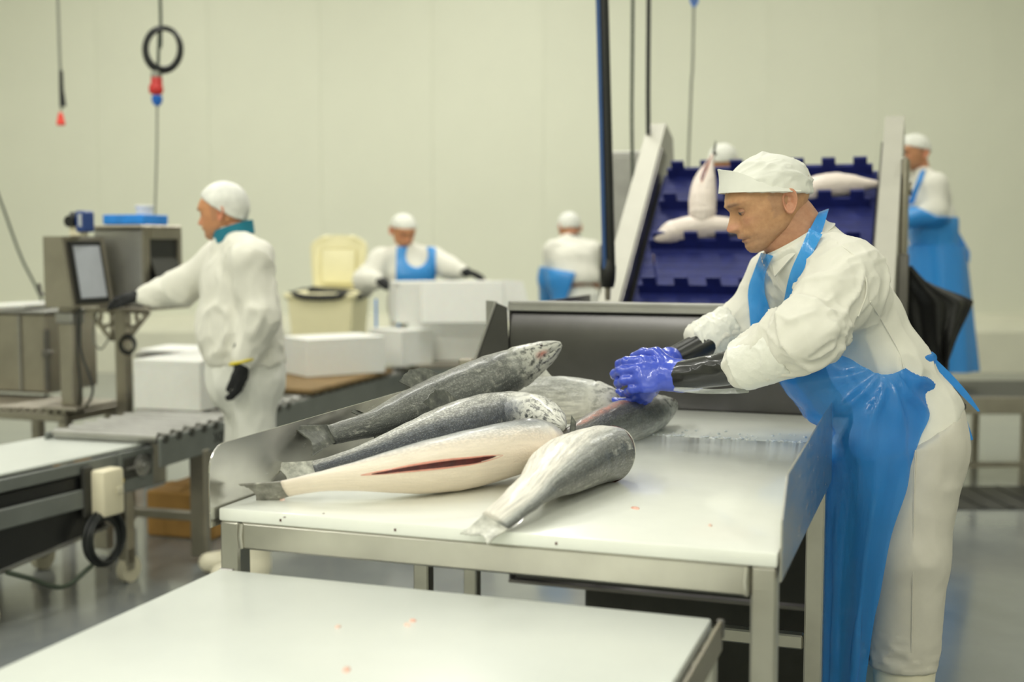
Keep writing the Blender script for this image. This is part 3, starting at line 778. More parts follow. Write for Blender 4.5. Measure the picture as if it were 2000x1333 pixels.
# ------------------------------------------------------------------ belt conveyor in the left foreground
BYAW = math.radians(25); bz = .57
b0 = T(312, 858, bz)
bc = thing('belt_conveyor', 'mobile conveyor with white belt at the lower left', 'conveyor', (b0.x - .025, b0.y - .085, 0), -BYAW)
BWD = .52; BL = 1.9
part('belt', MB().box((-BWD/2, -BL/2, bz - .008), (BWD - .02, BL, .016), None, .004), 'board', bc)
part('roller_end', MB().cyl((-BWD + .01, 0, bz - .045), (-.01, 0, bz - .045), .045, 24), 'rubber_grey', bc, True)
part('side_frame', MB().box((0, -BL/2 - .02, bz - .045), (.02, BL, .05), None, .004), 'rail_grey', bc)
part('side_frame', MB().box((-BWD, -BL/2 - .02, bz - .045), (.02, BL, .05), None, .004), 'rail_grey', bc)
part('lower_rail', MB().box((.012, -.95, bz - .165), (.02, 1.5, .075), None, .004), 'rail_grey', bc)
part('return_belt', MB().prism([(0.0, -.26, bz - .08), (0.0, -1.95, bz - .08), (0.0, -1.95, bz - .47), (0.0, -.26, bz - .30)], (-BWD + .02, 0, 0)), 'black_plastic', bc)
part('edge_strip', MB().bar((.006, -.25, bz - .305), (.006, -1.95, bz - .478), .01, .012), 'steel_light', bc)
part('end_plate', MB().box((.012, -.09, bz - .1), (.016, .2, .17), None, .004), 'rail_grey', bc)
part('slot', MB().box((.022, -.09, bz - .085), (.006, .16, .085), None, .004), 'rail_dark', bc)
bg = part('bearing', MB().lathe([(.045, 0), (.045, .012), (.03, .014), (.03, .02), (.014, .022), (.014, .03)], (.022, -.07, bz - .085), 22, 'x'), 'steel_light', bc, True)
part('adjuster', MB().cyl((.028, -.16, bz - .085), (.028, -.07, bz - .085), .006, 8), 'steel_light', bc, True)
cbb = part('control_box', MB().box((.055, -.3, bz - .15), (.075, .115, .185), None, .012, 2), 'ivory', bc, True)
part('switch', MB().box((.096, -.275, bz - .145), (.01, .03, .03), None, .004), 'caster_cream', cbb)
part('stop_button', MB().cyl((.045, -.215, bz - .12), (.045, -.235, bz - .12), .02, 14), 'button_yellow', cbb, True)
part('back_plate', MB().box((.018, -.37, bz - .14), (.02, .05, .2), None, .004), 'rail_dark', bc)
for y in (-.12, -.86, -1.6):
    for x in (-.02, -BWD + .02):
        lg = part('leg', MB().box((x, y, bz/2 - .04), (.05, .05, bz - .24), None, .004), 'steel_dull', bc)
        part('fork', MB().box((x - .022, y, .1), (.006, .04, .09), None, .002).box((x + .022, y, .1), (.006, .04, .09), None, .002), 'steel_dull', lg)
        part('wheel', MB().cyl((x - .017, y + .01, .055), (x + .017, y + .01, .055), .055, 24), 'caster_cream', lg, True)
    part('cross_bar', MB().box((-BWD/2, y, .28), (BWD - .08, .03, .03), None, .003), 'steel_dull', bc)
part('under_rail', MB().box((-.03, -.86, .27), (.03, 1.5, .03), None, .003), 'steel_dark', bc)
part('bracket_tab', MB().box((.026, -.88, bz - .21), (.014, .06, .2), None, .003), 'steel_light', bc)
for k in range(5):
    rr = .105 - .006*(k % 3)
    ring = [(.05 + .006*k, -.33 + rr*.92*math.cos(a) + .01*math.sin(k*2.1), .235 + rr*math.sin(a) + .008*math.cos(k*1.7)) for a in np.linspace(0, 2*math.pi, 36, endpoint=False)]
    part('cable_coil', MB().tube(ring, .0085, 8, closed=True), 'cable_black', bc, True)
part('hanging_cable', MB().tube([Vector(p) for p in cat_rom([(.06, -.31, bz - .24), (.06, -.34, .4), (.055, -.33, .33)], 10)], .012, 8).tube([Vector(p) for p in cat_rom([(.06, -.28, bz - .24), (.065, -.3, .4), (.06, -.31, .33)], 10)], .009, 8), 'cable_black', bc, True)
part('power_lead', MB().tube([Vector(p) for p in cat_rom([(.02, -.78, bz - .36), (.05, -.7, .17), (.06, -.55, .1), (.06, -.4, .145)], 24)], .0095, 8), 'cable_green', bc, True)

# far floor cartons, seen under the conveyor
# ------------------------------------------------------------------ cream waste bin
wbn = thing('waste_bin', 'cream plastic bin with raised lid and black liner', 'bin', at_floor(642, 8.9), -.1)
zb_ = zz(575, 8.9)
def frust(mb, z0, w0, d0, z1, w1, d1, yc=0):
    A = [(-w0, yc-d0, z0), (w0, yc-d0, z0), (w0, yc+d0, z0), (-w0, yc+d0, z0)]; B = [(-w1, yc-d1, z1), (w1, yc-d1, z1), (w1, yc+d1, z1), (-w1, yc+d1, z1)]
    va = [mb.bm.verts.new(p) for p in A]; vb = [mb.bm.verts.new(p) for p in B]
    mb.bm.faces.new(va[::-1]); mb.bm.faces.new(vb)
    for i in range(4): mb.bm.faces.new((va[i], va[(i+1) % 4], vb[(i+1) % 4], vb[i]))
    return mb
part('body', frust(MB(), .08, .17, .2, zb_, .235, .27), 'bin_cream', wbn)
part('rim', MB().box((0, 0, zb_ + .0), (.52, .58, .04), None, .012, 2), 'bin_cream', wbn)
lidrows = []
for i in range(13):
    v = i/12; z = zb_ + .03 + v*.40
    hw = .19 + .03*math.sin(v*math.pi*.5); 
    if v > .8: hw *= math.cos((v - .8)/.2*1.0)
    lidrows.append([(hw*math.cos(math.pi*(1 - u/14)), .27 + .05*v - .0*math.sin(math.pi*u/14) + .04*math.sin(math.pi*u/14), z) for u in range(15)])
part('lid', MB().thick_grid(lidrows, .02), 'bin_cream', wbn, True, 50)
part('lid_recess', MB().box((0, .285, zb_ + .2), (.27, .02, .27), Matrix.Rotation(math.radians(-7), 3, 'X'), .02, 3), 'bin_cream', wbn, True)
lin = MB()
for k in range(1):
    pts = []
    for a in np.linspace(0, 2*math.pi, 40, endpoint=False):
        pts.append((.27*math.copysign(abs(math.cos(a))**.5, math.cos(a)), .29*math.copysign(abs(math.sin(a))**.5, math.sin(a)), zb_ + .012*math.sin(5*a)))
    lin.tube(pts, .022, 8, closed=True)
lin.box((.05, -.2, zb_ + .02), (.3, .1, .06), Matrix.Rotation(.12, 3, 'Y'), .025, 2)
part('liner', lin, 'bag_black', wbn, True)
part('handle_bar', MB().cyl((-.28, .27, zb_ + .02), (-.02, .27, zb_ + .02), .016, 10), 'black_plastic', wbn, True)
for x in (-.13, .13): part('wheel', MB().cyl((x - .02, .2, .08), (x + .02, .2, .08), .08, 20), 'black_plastic', wbn, True)
part('label_mark', MB().box((0, -.242, zb_ - .27), (.12, .004, .03), None, .001), 'pallet_wood', wbn)

# ------------------------------------------------------------------ right: platform, black bag
pf = thing('work_platform', 'low dark steel platform at the right edge', 'platform', (P(1840, 477, 7.3).x, 7.0, 0), 0)
part('deck', MB().span((-.5, 0, .47), (1.9, .85, .52), .006), 'rail_dark', pf)
part('edge_rail', MB().span((-.5, -.012, .42), (1.9, .0, .52), .003), 'steel_dull', pf)
for x in (-.45, .42, 1.4):
    for y in (.04, .8): part('leg', MB().box((x, y, .235), (.04, .04, .47), None, .003), 'steel_dull', pf)
part('brace', MB().bar((-.45, .02, .12), (1.4, .02, .12), .03, .03), 'steel_dull', pf)
dr = thing('floor_strip', 'long dark strip with bars on the floor before the platform', 'drain', (P(1900, 975, 6.7).x, 6.35, 0), 0)
part('strip_base', MB().span((-.55, 0, .0), (2.2, .62, .006), .002), 'rail_dark', dr)  # added dark strip with bars, darker than the floor around it
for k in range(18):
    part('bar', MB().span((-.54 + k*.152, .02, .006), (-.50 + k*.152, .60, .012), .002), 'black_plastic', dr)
# black bag, a gathered sheet of film hung from the conveyor side
BGY = 5.02
bl = thing('bag', 'black plastic bag hung beside the inclined conveyor', 'bag', P(1800, 720, BGY))
o0 = bl.location.copy()
rows = []
Ls = cat_rom([P(1757, 515, BGY), P(1762, 570, BGY), P(1775, 630, BGY), P(1800, 690, BGY), P(1822, 722, BGY)], 22)
Rs = np.array([list(P(*q, BGY)) for q in cat_rom([(1772, 524), (1815, 556), (1890, 585), (1893, 598), (1868, 650), (1850, 695), (1838, 724)], 22)])
for i in range(22):
    row = []
    for k in range(25):
        u = k/24; p = Ls[i]*(1-u) + Rs[i]*u
        bulge = math.sin(math.pi*u)*.09 + .022*math.sin(u*19 + i*.12)*(.3 + .7*i/21)
        row.append((p[0]-o0.x, p[1]-o0.y - bulge, p[2]-o0.z))
    rows.append(row)
part('film', MB().thick_grid(rows, -.006), 'bag_black', bl, True, 60)
back = [[(x, 2*(0) - (y)*.8 + .02, z) for (x, y, z) in r] for r in rows]
part('film', MB().thick_grid(back, .006), 'bag_black', bl, True, 60)
part('strap', MB().tube([Vector(P(1762, 518, BGY)) - o0, Vector(P(1748, 505, BGY - .04)) - o0], .01, 8), 'bag_black', bl, True)

# ------------------------------------------------------------------ salmon
PT = [0, .012, .03, .06, .1, .15, .2, .27, .36, .48, .6, .7, .8, .88, .95, 1.0]
PH = [.10, .22, .34, .49, .63, .76, .86, .95, 1.0, .97, .83, .64, .44, .32, .26, .27]
PWD = [.10, .24, .40, .60, .78, .90, .97, 1.0, 1.0, .95, .80, .60, .38, .25, .17, .13]
def fish_mat(name, stops, frost=.35, speck=.4, headwhite=.5, frostcol=(226, 226, 218), seed=0, rough=.42, red=None, dark=(40, 43, 42), belly_clear=True, streak=.7):
    m, nt, b = nodes_of(name)
    at = nt.nodes.new('ShaderNodeAttribute'); at.attribute_name = 'fishdata'
    sep = nt.nodes.new('ShaderNodeSeparateColor'); nt.links.new(at.outputs['Color'], sep.inputs[0])
    t, g, msk = sep.outputs[0], sep.outputs[1], sep.outputs[2]
    uv = nt.nodes.new('ShaderNodeUVMap'); uv.uv_map = 'UVMap'
    mp = nt.nodes.new('ShaderNodeMapping'); mp.inputs['Location'].default_value = (seed*3.1, seed*1.7, 0); nt.links.new(uv.outputs[0], mp.inputs[0]); U = mp.outputs[0]
    mp2 = nt.nodes.new('ShaderNodeMapping'); mp2.inputs['Scale'].default_value = (.35, 1, 1); nt.links.new(U, mp2.inputs[0]); US = mp2.outputs[0]
    n1 = noise(nt, US, 16, 5, .6); n2 = noise(nt, U, 55, 5, .65); n3 = noise(nt, U, 260, 3, .6)
    gg = math_n(nt, 'ADD', g, math_n(nt, 'MULTIPLY', math_n(nt, 'SUBTRACT', n1, .5), .28))
    gg = math_n(nt, 'ADD', gg, math_n(nt, 'MULTIPLY', math_n(nt, 'SUBTRACT', n2, .5), .16))
    base = ramp(nt, gg, [(p, srgb(*c)) for p, c in stops])
    # scales: staggered cells, dark joints
    vo = nt.nodes.new('ShaderNodeTexVoronoi'); vo.feature = 'F1'; vo.inputs['Scale'].default_value = 175
    mp3 = nt.nodes.new('ShaderNodeMapping'); mp3.inputs['Scale'].default_value = (.8, 1.15, 1); nt.links.new(U, mp3.inputs[0]); nt.links.new(mp3.outputs[0], vo.inputs['Vector'])
    cell = ramp(nt, vo.outputs['Distance'], [(.18, 0), (.62, 1)])
    body = ramp(nt, t, [(.19, 0), (.24, 1)])
    sfac = math_n(nt, 'MULTIPLY', math_n(nt, 'MULTIPLY', math_n(nt, 'MULTIPLY', cell, body), speck), ramp(nt, gg, [(.30, 0), (.52, 1)]) if belly_clear else 1.0)
    base = mix(nt, sfac, base, srgb(*dark))
    sp2 = ramp(nt, n3, [(.56, 0), (.66, 1)]); 
    base = mix(nt, math_n(nt, 'MULTIPLY', sp2, .28), base, srgb(*frostcol))
    # frost in patches and films
    fr = math_n(nt, 'ADD', math_n(nt, 'MULTIPLY', n1, .6), math_n(nt, 'MULTIPLY', n2, .55))
    fm = ramp(nt, fr, [(.80 - .45*frost, 0), (.98 - .40*frost, 1)])
    base = mix(nt, math_n(nt, 'MULTIPLY', fm, .85), base, srgb(*frostcol))
    # head: pale rime with dark blotches
    hm = ramp(nt, t, [(.13, 1), (.22, 0)])
    hp_ = ramp(nt, n2, [(.40, srgb(52, 53, 50)), (.52, srgb(*[int(c*.93) for c in frostcol]))])
    base = mix(nt, math_n(nt, 'MULTIPLY', hm, headwhite), base, hp_)
    mpS = nt.nodes.new('ShaderNodeMapping'); mpS.inputs['Scale'].default_value = (.14, 1, 1); nt.links.new(U, mpS.inputs[0])
    st = ramp(nt, noise(nt, mpS.outputs[0], 120, 4, .65), [(.40, .55), (.58, 1.0)])
    base = mix(nt, math_n(nt, 'MULTIPLY', body, streak), base, mix(nt, 1.0, base, st, 'MULTIPLY'))
    if red is not None:
        base = mix(nt, math_n(nt, 'MULTIPLY', msk, ramp(nt, n2, [(.36, .15), (.56, .9)])), base, srgb(*red))
    nt.links.new(base, b.inputs['Base Color'])
    nt.links.new(ramp(nt, n2, [(.3, rough - .14), (.7, rough + .16)]), b.inputs['Roughness'])
    b.inputs['Coat Weight'].default_value = .25; b.inputs['Coat Roughness'].default_value = .2
    hh = math_n(nt, 'ADD', math_n(nt, 'MULTIPLY', math_n(nt, 'MULTIPLY', vo.outputs['Distance'], body), -.5), math_n(nt, 'ADD', math_n(nt, 'MULTIPLY', fm, .7), math_n(nt, 'MULTIPLY', n3, .5)))
    n4 = noise(nt, mpS.outputs[0], 70, 4, .6); hh = math_n(nt, 'ADD', hh, math_n(nt, 'MULTIPLY', n4, .6)); bump(nt, b, hh, .7, .002)
    return m
def fin_mat(name, c0, c1, tip):
    m, nt, b = nodes_of(name)
    v = tex_coord(nt); n = noise(nt, v, 60, 4)
    nt.links.new(ramp(nt, n, [(.3, srgb(*c0)), (.6, srgb(*c1)), (.75, srgb(*tip))]), b.inputs['Base Color'])
    b.inputs['Roughness'].default_value = .4; bump(nt, b, noise(nt, v, 240, 3), .4, .001)
fin_mat('fin_dark', (66, 68, 64), (104, 106, 98), (150, 150, 140))
fin_mat('fin_pale', (150, 150, 142), (204, 204, 194), (226, 224, 214))
fin_mat('fin_mid', (104, 103, 96), (146, 144, 135), (198, 194, 184))
fin_mat('fin_rose', (226, 196, 180), (236, 216, 202), (240, 228, 216))

def salmon(label, spine, H, W, dors, m, fin='fin_dark', tail=(.10, .085), headless=False, fins=('dorsal', 'adipose', 'pectoral', 'pelvic', 'anal'), group='whole salmon piled on the sorting board', wound=None, cut=None, eye=True, tail_twist=0, rings=90, tail_bend=(0, 0, 0), frost_seed=0, tailfin=None, gill=False, smoothskin=1.0, turn=0.0, rear=.0):
    C = cat_rom(spine, rings); seg = np.linalg.norm(np.diff(C, axis=0), axis=1); s = np.concatenate([[0], np.cumsum(seg)]); L = s[-1]; t = s/L
    # even respacing with a denser head
    tt = np.linspace(0, 1, rings)**1.15
    C = np.stack([np.interp(tt, t, C[:, i]) for i in range(3)], 1)
    if headless: tb_ = .2 + .8*tt
    else: tb_ = tt
    Tn = np.gradient(C, axis=0); Tn /= np.linalg.norm(Tn, axis=1, keepdims=True)
    d0, d1 = (np.array(dors[0], float), np.array(dors[-1], float)) if isinstance(dors[0], (tuple, list)) else (np.array(dors, float),)*2
    Dd = d0[None]*(1-tt[:, None]) + d1[None]*tt[:, None]
    Dd = Dd - Tn*np.sum(Dd*Tn, 1, keepdims=True); Dd /= np.linalg.norm(Dd, axis=1, keepdims=True)
    Wd = np.cross(Tn, Dd)
    h = np.interp(tb_, PT, PH)*H; w = np.interp(tb_, PT, PWD)*W
    if rear: h = np.maximum(h, H*rear*np.clip((tb_ - .2)/.1, 0, 1)*(1 - .25*np.clip((tb_ - .8)/.2, 0, 1))); w = np.maximum(w, W*rear*.62*np.clip((tb_ - .2)/.1, 0, 1)*(1 - .35*np.clip((tb_ - .8)/.2, 0, 1)))
    if headless:
        cap = np.clip(tt/.075, 0, 1); cap = np.sqrt(np.clip(1-(1-cap)**2, 0, 1))*.93 + .07; h = h*cap; w = w*cap
    N = 56; ph = np.linspace(0, 2*np.pi, N, endpoint=False)
    V = np.zeros((rings, N, 3)); data = np.zeros((rings, N, 4)); data[..., 3] = 1
    cph, sph = np.cos(ph), np.sin(ph)
    for i in range(rings):
        hh = np.where(cph > 0, h[i]*.92, h[i]*1.05)
        x = hh*np.sign(cph)*np.abs(cph)**.95; y = w[i]*np.sign(sph)*np.abs(sph)**.9
        ti = tb_[i]
        # operculum step, mouth crease, cheek
        edge = .205 - .035*np.clip(np.abs(cph - .0), 0, 1)**2
        op = np.clip((ti - .085)/.06, 0, 1)*np.clip((edge - ti)/.012 + .5, 0, 1)
        sc = 1 + .05*op - .03*np.exp(-((ti - edge - .008)/.008)**2)
        if not headless:
            mo = np.exp(-((cph + .42)/.10)**2)*np.clip((.095 - ti)/.02, 0, 1)*np.clip(ti/.01, 0, 1)
            sc = sc - .12*mo
        V[i] = C[i] + (x*sc)[:, None]*Dd[i] + (y*sc)[:, None]*Wd[i]
        data[i, :, 0] = ti; data[i, :, 1] = np.cos(ph - turn)*.5 + .5
        if wound is not None:
            (w0, w1, p0, p1, sd) = wound
            if w0 < ti < w1:
                pn = ph if sd > 0 else (2*np.pi - ph) % (2*np.pi)
                k = np.exp(-((pn - (p0 + (p1 - p0)*(ti-w0)/(w1-w0)))/.16)**2)*min(1, (ti-w0)/.03)*min(1, (w1-ti)/.03)
                data[i, :, 2] = np.clip(k*1.3, 0, 1)
    # gentle lumps
    flat = V.reshape(-1, 3); nrm = (flat - np.repeat(C, N, 0)); ln = np.linalg.norm(nrm, axis=1, keepdims=True) + 1e-9
    flat = flat + nrm/ln*(fbm(flat*28 + frost_seed, 3 + frost_seed, 3)*.0016*smoothskin*np.clip(ln/.03, 0, 1)[:, 0])[:, None]
    F = []
    for i in range(rings - 1):
        a = i*N; bq = (i+1)*N
        for k in range(N): F.append((a+k, a+(k+1) % N, bq+(k+1) % N, bq+k))
    F.append(tuple(range(N))[::-1]); F.append(tuple((rings-1)*N + k for k in range(N)))
    zmin = flat[:, 2].min(); base = Vector((C[:, 0].mean(), C[:, 1].mean(), zmin))
    t_ = thing('salmon', label, 'fish', base, 0, group); B = np.array(base)
    me = bpy.data.meshes.new('body'); me.from_pydata((flat - B).tolist(), [], F); me.shade_smooth()
    ca = me.color_attributes.new('fishdata', 'FLOAT_COLOR', 'POINT'); ca.data.foreach_set('color', data.reshape(-1))
    uvl = me.uv_layers.new(name='UVMap')
    tU = np.repeat(tb_*L, N); pU = np.tile(np.arange(N)/N*2*np.pi*(H+W)/2, rings)
    li = np.zeros(len(me.loops), np.int32); me.loops.foreach_get('vertex_index', li)
    uvs = np.stack([tU[li], pU[li]], 1); 
    # seam: last column wraps
    k = li % N; lt = np.arange(len(li))
    uvs = uvs.reshape(-1, 2)
    ps = np.zeros(len(me.polygons), np.int32); me.polygons.foreach_get('loop_start', ps)
    pt_ = np.zeros(len(me.polygons), np.int32); me.polygons.foreach_get('loop_total', pt_)
    q = ps[pt_ == 4]
    for off in range(4):
        sel = q + off
        wrap = (k[q] == N-1) & (k[sel] == 0)
        uvs[sel[wrap], 1] += 2*np.pi*(H+W)/2
    uvl.data.foreach_set('uv', uvs.reshape(-1).astype(np.float32))
    me.update()
    link('body', me, m, t_)
    def fr(tq):
        i = int(np.argmin(np.abs(tb_ - tq))); return i, C[i], Tn[i], Dd[i], Wd[i], h[i], w[i]
    def surf(tq, a, out=0.0):
        i, c, T_, D_, W_, hh, ww = fr(tq); ca_, sa = math.cos(a), math.sin(a)
        H_ = hh*.92 if ca_ > 0 else hh*1.05
        n = D_*ca_/max(H_, 1e-3) + W_*sa/max(ww, 1e-3); n = n/np.linalg.norm(n)
        return c + D_*H_*ca_ + W_*ww*sa + n*out, n
    def fin_sheet(name, t0, t1, a, length, lean, taper, mname, nn=9, out=None, curl=0.0):
        rows = []
        for j in range(6):
            v = j/5; row = []
            for k in range(nn):
                u = k/(nn-1); tq = t0 + (t1 - t0)*u
                p, n = surf(tq, a, -.004)
                i, c, T_, D_, W_, hh, ww = fr(tq)
                dirn = n if out is None else n*out[0] + np.array(out[1])
                dirn = dirn/np.linalg.norm(dirn)
                ln_ = length*(1 - taper*u)*(.45 + .55*math.sin(min(1, (u + .12)*1.6)*math.pi*.5))
                p = p + dirn*ln_*v + T_*lean*v*ln_ + W_*curl*v*v*length + n*.0012*math.sin(u*nn*2.4)*v
                row.append(p - B)
            rows.append(row)
        part(name, MB().thick_grid(rows, .0022), mname, t_, True, 70)
    if 'dorsal' in fins: fin_sheet('dorsal_fin', .43, .56, 0, .05, 1.1, .45, fin)
    if 'adipose' in fins: fin_sheet('adipose_fin', .79, .82, 0, .022, 1.6, .3, fin, 5)
    if 'anal' in fins: fin_sheet('anal_fin', .72, .80, math.pi, .05, .9, .5, fin)
    for sd in (-1, 1):
        if 'pectoral' in fins: fin_sheet('pectoral_fin', .225, .262, sd*2.35, .055, 1.5, .3, fin, 6)
        if 'pelvic' in fins: fin_sheet('pelvic_fin', .535, .565, sd*2.75, .045, 1.4, .3, fin, 6)
        if eye and not headless:
            p, n = surf(.07, sd*1.12, -.0055)
            R_ = Vector(n).to_track_quat('Z', 'Y').to_matrix()
            part('eye', MB().lathe([(.0075, 0), (.0072, .004), (.005, .0068), (.002, .0078)], (0, 0, 0), 16), 'eye_iris', t_, True, 70)
            eo = t_.children[-1]; eo.location = Vector(p - B); eo.rotation_euler = R_.to_euler()
    if gill:
        ring = [Vector(surf(tb_[0] + .8*.055, a, .0006)[0] - B) for a in np.linspace(0, 2*math.pi, 48, endpoint=False)]
        part('gill_edge', MB().tube(ring, .0022, 6, closed=True), 'fin_pale', t_, True)
        ring = [Vector(surf(tb_[0] + .8*.075, a, .0002)[0] - B) for a in np.linspace(0, 2*math.pi, 48, endpoint=False)]
        part('gill_slit', MB().tube(ring, .0014, 6, closed=True), 'blood_dark', t_, True)
    # caudal fin
    Lt, Sp = tail; i, c, T_, D_, W_, hh, ww = fr(1.0)
    ct, st_ = math.cos(tail_twist), math.sin(tail_twist); D2 = D_*ct + W_*st_; W2 = -D_*st_ + W_*ct
    rows = []
    tbv = np.array(tail_bend, float)
    for j in range(9):
        v = j/8; row = []
        for k in range(17):
            u = k/8 - 1
            spread = hh*(1 - v)*.95 + v**1.1*Sp*1.05
            tw = tail_twist*min(1, v*1.6); D2 = D_*math.cos(tw) + W_*math.sin(tw); W2 = -D_*math.sin(tw) + W_*math.cos(tw)
            ln_ = Lt*(.80 + .24*abs(u)**1.5)*v
            p = c - T_*.004 + T_*ln_ + D2*spread*u + W2*(.0018*math.sin(u*26)*v + .004*math.sin(u*3)*v) + tbv*v*v
            row.append(p - B)
        rows.append(row)
    part('caudal_fin', MB().thick_grid(rows, .003), tailfin or fin, t_, True, 70)
    if cut is not None:
        (c0, c1, a0, a1, wid) = cut
        ins = MB(); rows = []
        for j in range(31):
            v = j/30; tq = c0 + (c1 - c0)*v; ac = a0 + (a1 - a0)*v; hw_ = wid*math.sin(math.pi*v)**.7 + .004
            rows.append([surf(tq, ac + hw_*q, .0022)[0] - B for q in np.linspace(-1, 1, 7)])
        part('belly_cut', MB().thick_grid(rows, -.002), 'blood_dark', t_, True, 60)
        for sd in (-1, 1):
            pth = []
            for j in range(31):
                v = j/30; tq = c0 - .02 + (c1 - c0 + .04)*v; ac = a0 + (a1 - a0)*v; hw_ = wid*math.sin(math.pi*v)**.7 + .004
                pth.append(surf(tq, ac + sd*hw_, .0008)[0] - B)
            part('cut_lip', MB().tube(pth, [.0007 + .0016*math.sin(math.pi*j/30) for j in range(31)], 8), 'flesh_pink', t_, True)
    return t_

fish_mat('fish_a', [(.05, (54, 57, 56)), (.35, (92, 95, 92)), (.55, (138, 140, 134)), (.78, (120, 122, 117)), (.95, (150, 150, 143))], .38, .45, .75, (220, 220, 208), 1, red=(170, 92, 78))
fish_mat('fish_b', [(.06, (60, 62, 62)), (.30, (72, 76, 80)), (.50, (92, 97, 108)), (.66, (138, 142, 148)), (.80, (214, 214, 210)), (.95, (226, 225, 217))], .22, .5, .8, (226, 225, 216), 2, red=(160, 70, 60))  # stops mix frost with light on the pale back, and shade low down
fish_mat('fish_c', [(.05, (240, 226, 208)), (.42, (242, 230, 215)), (.54, (236, 230, 222)), (.66, (186, 188, 188)), (.80, (126, 130, 134)), (.95, (84, 86, 86))], .30, .3, .25, (242, 234, 222), 3, red=(222, 150, 130), streak=.15)
fish_mat('fish_d', [(.05, (240, 234, 222)), (.34, (234, 230, 220)), (.50, (186, 188, 184)), (.66, (132, 135, 134)), (.82, (92, 94, 92)), (.96, (116, 116, 110))], .42, .2, .3, (226, 225, 216), 4, red=(190, 110, 96))
fish_mat('fish_e', [(.05, (200, 200, 190)), (.3, (116, 118, 112)), (.5, (94, 97, 92)), (.75, (104, 103, 98)), (.95, (138, 130, 122))], .30, .4, .85, (206, 206, 196), 5, red=(186, 124, 108))
fish_mat('fish_f', [(.05, (230, 226, 214)), (.35, (224, 222, 212)), (.6, (206, 206, 198)), (.95, (176, 178, 172))], .42, .2, .75, (232, 230, 219), 6, red=(206, 120, 100))
fish_mat('fish_belt', [(.05, (240, 226, 216)), (.45, (236, 222, 214)), (.7, (206, 196, 188)), (.95, (150, 146, 142))], .4, .1, .2, (238, 228, 220), 7, red=(186, 112, 60), streak=.15)

salmon('belly-up salmon with a red slit in its white belly', [T(1090, 852, .975), T(1010, 874, .972), T(900, 902, .963), T(760, 924, .957), T(640, 940, .945), T(558, 956, .926)],
       .083, .057, ((.12, .97, .10), (.1, .6, -.8)), 'fish_c', 'fin_rose', (.085, .034), tailfin='fin_mid', fins=(), cut=(.43, .76, math.pi - .50, math.pi - .74, .13), frost_seed=1, eye=False, smoothskin=.35, turn=-1.25, rear=.34)
salmon('frosted salmon bent across the front of the pile, tail at the table edge', [T(1216, 893, .945), T(1178, 888, .958), T(1125, 903, .962), T(1068, 938, .957), T(1015, 983, .94), T(968, 1019, .918)],
       .078, .060, ((.45, -.72, .30), (.62, -.55, -.35)), 'fish_d', 'fin_pale', (.06, .03), headless=True, fins=(), gill=True, rear=.50, turn=-.75, frost_seed=2, tail_twist=.2)
salmon('grey blue salmon with a frosted back in the middle of the pile', [T(1102, 833, .975), T(1040, 812, .983), T(960, 818, .972), T(840, 852, .962), T(720, 886, .945), T(612, 917, .925)],
       .070, .055, (-.10, .42, .88), 'fish_b', 'fin_dark', (.085, .035), tailfin='fin_pale', fins=('dorsal', 'pectoral', 'pelvic', 'anal'), frost_seed=3)
salmon('dark grey salmon lying on top of the pile with raised head', [P(1096, 672, 3.14), P(1030, 706, 3.12), P(945, 745, 3.06), P(840, 788, 2.96), P(730, 826, 2.81), P(645, 848, 2.66)],
       .066, .056, ((-.12, .30, .92), (-.25, .5, .8)), 'fish_a', 'fin_dark', (.105, .04), fins=('dorsal', 'adipose', 'anal'), rear=.46, frost_seed=4, wound=(.05, .12, 1.75, 1.75, -1), tail_twist=.15)
salmon('dark salmon with a red graze along its back, head to the right', [T(1319, 790, .955), T(1270, 806, .948), T(1200, 829, .945), T(1120, 856, .940), T(1040, 880, .925), T(985, 893, .915)],
       .060, .056, (-.35, .22, .9), 'fish_e', 'fin_dark', (.06, .03), fins=(), frost_seed=5, wound=(.30, .74, .62, .62, -1))
salmon('white rimed salmon at the back under the blue gloves', [T(1227, 789, .975), T(1180, 783, .985), T(1110, 780, .985), T(1030, 778, .98), T(950, 786, .965), T(880, 796, .95)],
       .066, .052, (.0, .3, .95), 'fish_f', 'fin_pale', (.07, .05), fins=('dorsal',), frost_seed=6)
# salmon riding on the inclined belt
def cvw(x, s, n): 
    p = cvp(x, s, n); return Vector((CX + p.x*math.cos(YAW) + p.y*math.sin(YAW), CY - p.x*math.sin(YAW) + p.y*math.cos(YAW), p.z))
gb = 'pale salmon on the blue belt'
nb = tuple(-x for x in (cvw(0, 0, 1) - cvw(0, 0, 0)))
salmon('pale salmon lying on the lower cleat of the blue belt', [cvw(.045, .32, .05), cvw(.14, .37, .055), cvw(.28, .39, .055), cvw(.42, .385, .055), cvw(.52, .37, .05)], .055, .05, nb, 'fish_belt', 'fin_rose', (.07, .05), fins=('pectoral',), group=gb, rings=50)
salmon('pale salmon lying on the upper right of the blue belt', [cvw(.60, .60, .05), cvw(.70, .64, .055), cvw(.82, .655, .055), cvw(.92, .655, .055), cvw(.97, .66, .05)], .055, .05, nb, 'fish_belt', 'fin_rose', (.03, .05), fins=('pectoral',), group=gb, rings=50)
salmon('pale gutted salmon hanging upright against the blue belt', [P(1372, 442, 5.12), P(1372, 410, 5.16), P(1374, 372, 5.2), P(1382, 335, 5.24), P(1392, 305, 5.3)], .055, .058, nb, 'fish_belt', 'fin_rose', (.06, .035), fins=('pectoral',), tailfin='fin_dark', group=gb, rings=50, cut=(.5, .95, math.pi, math.pi, .22))

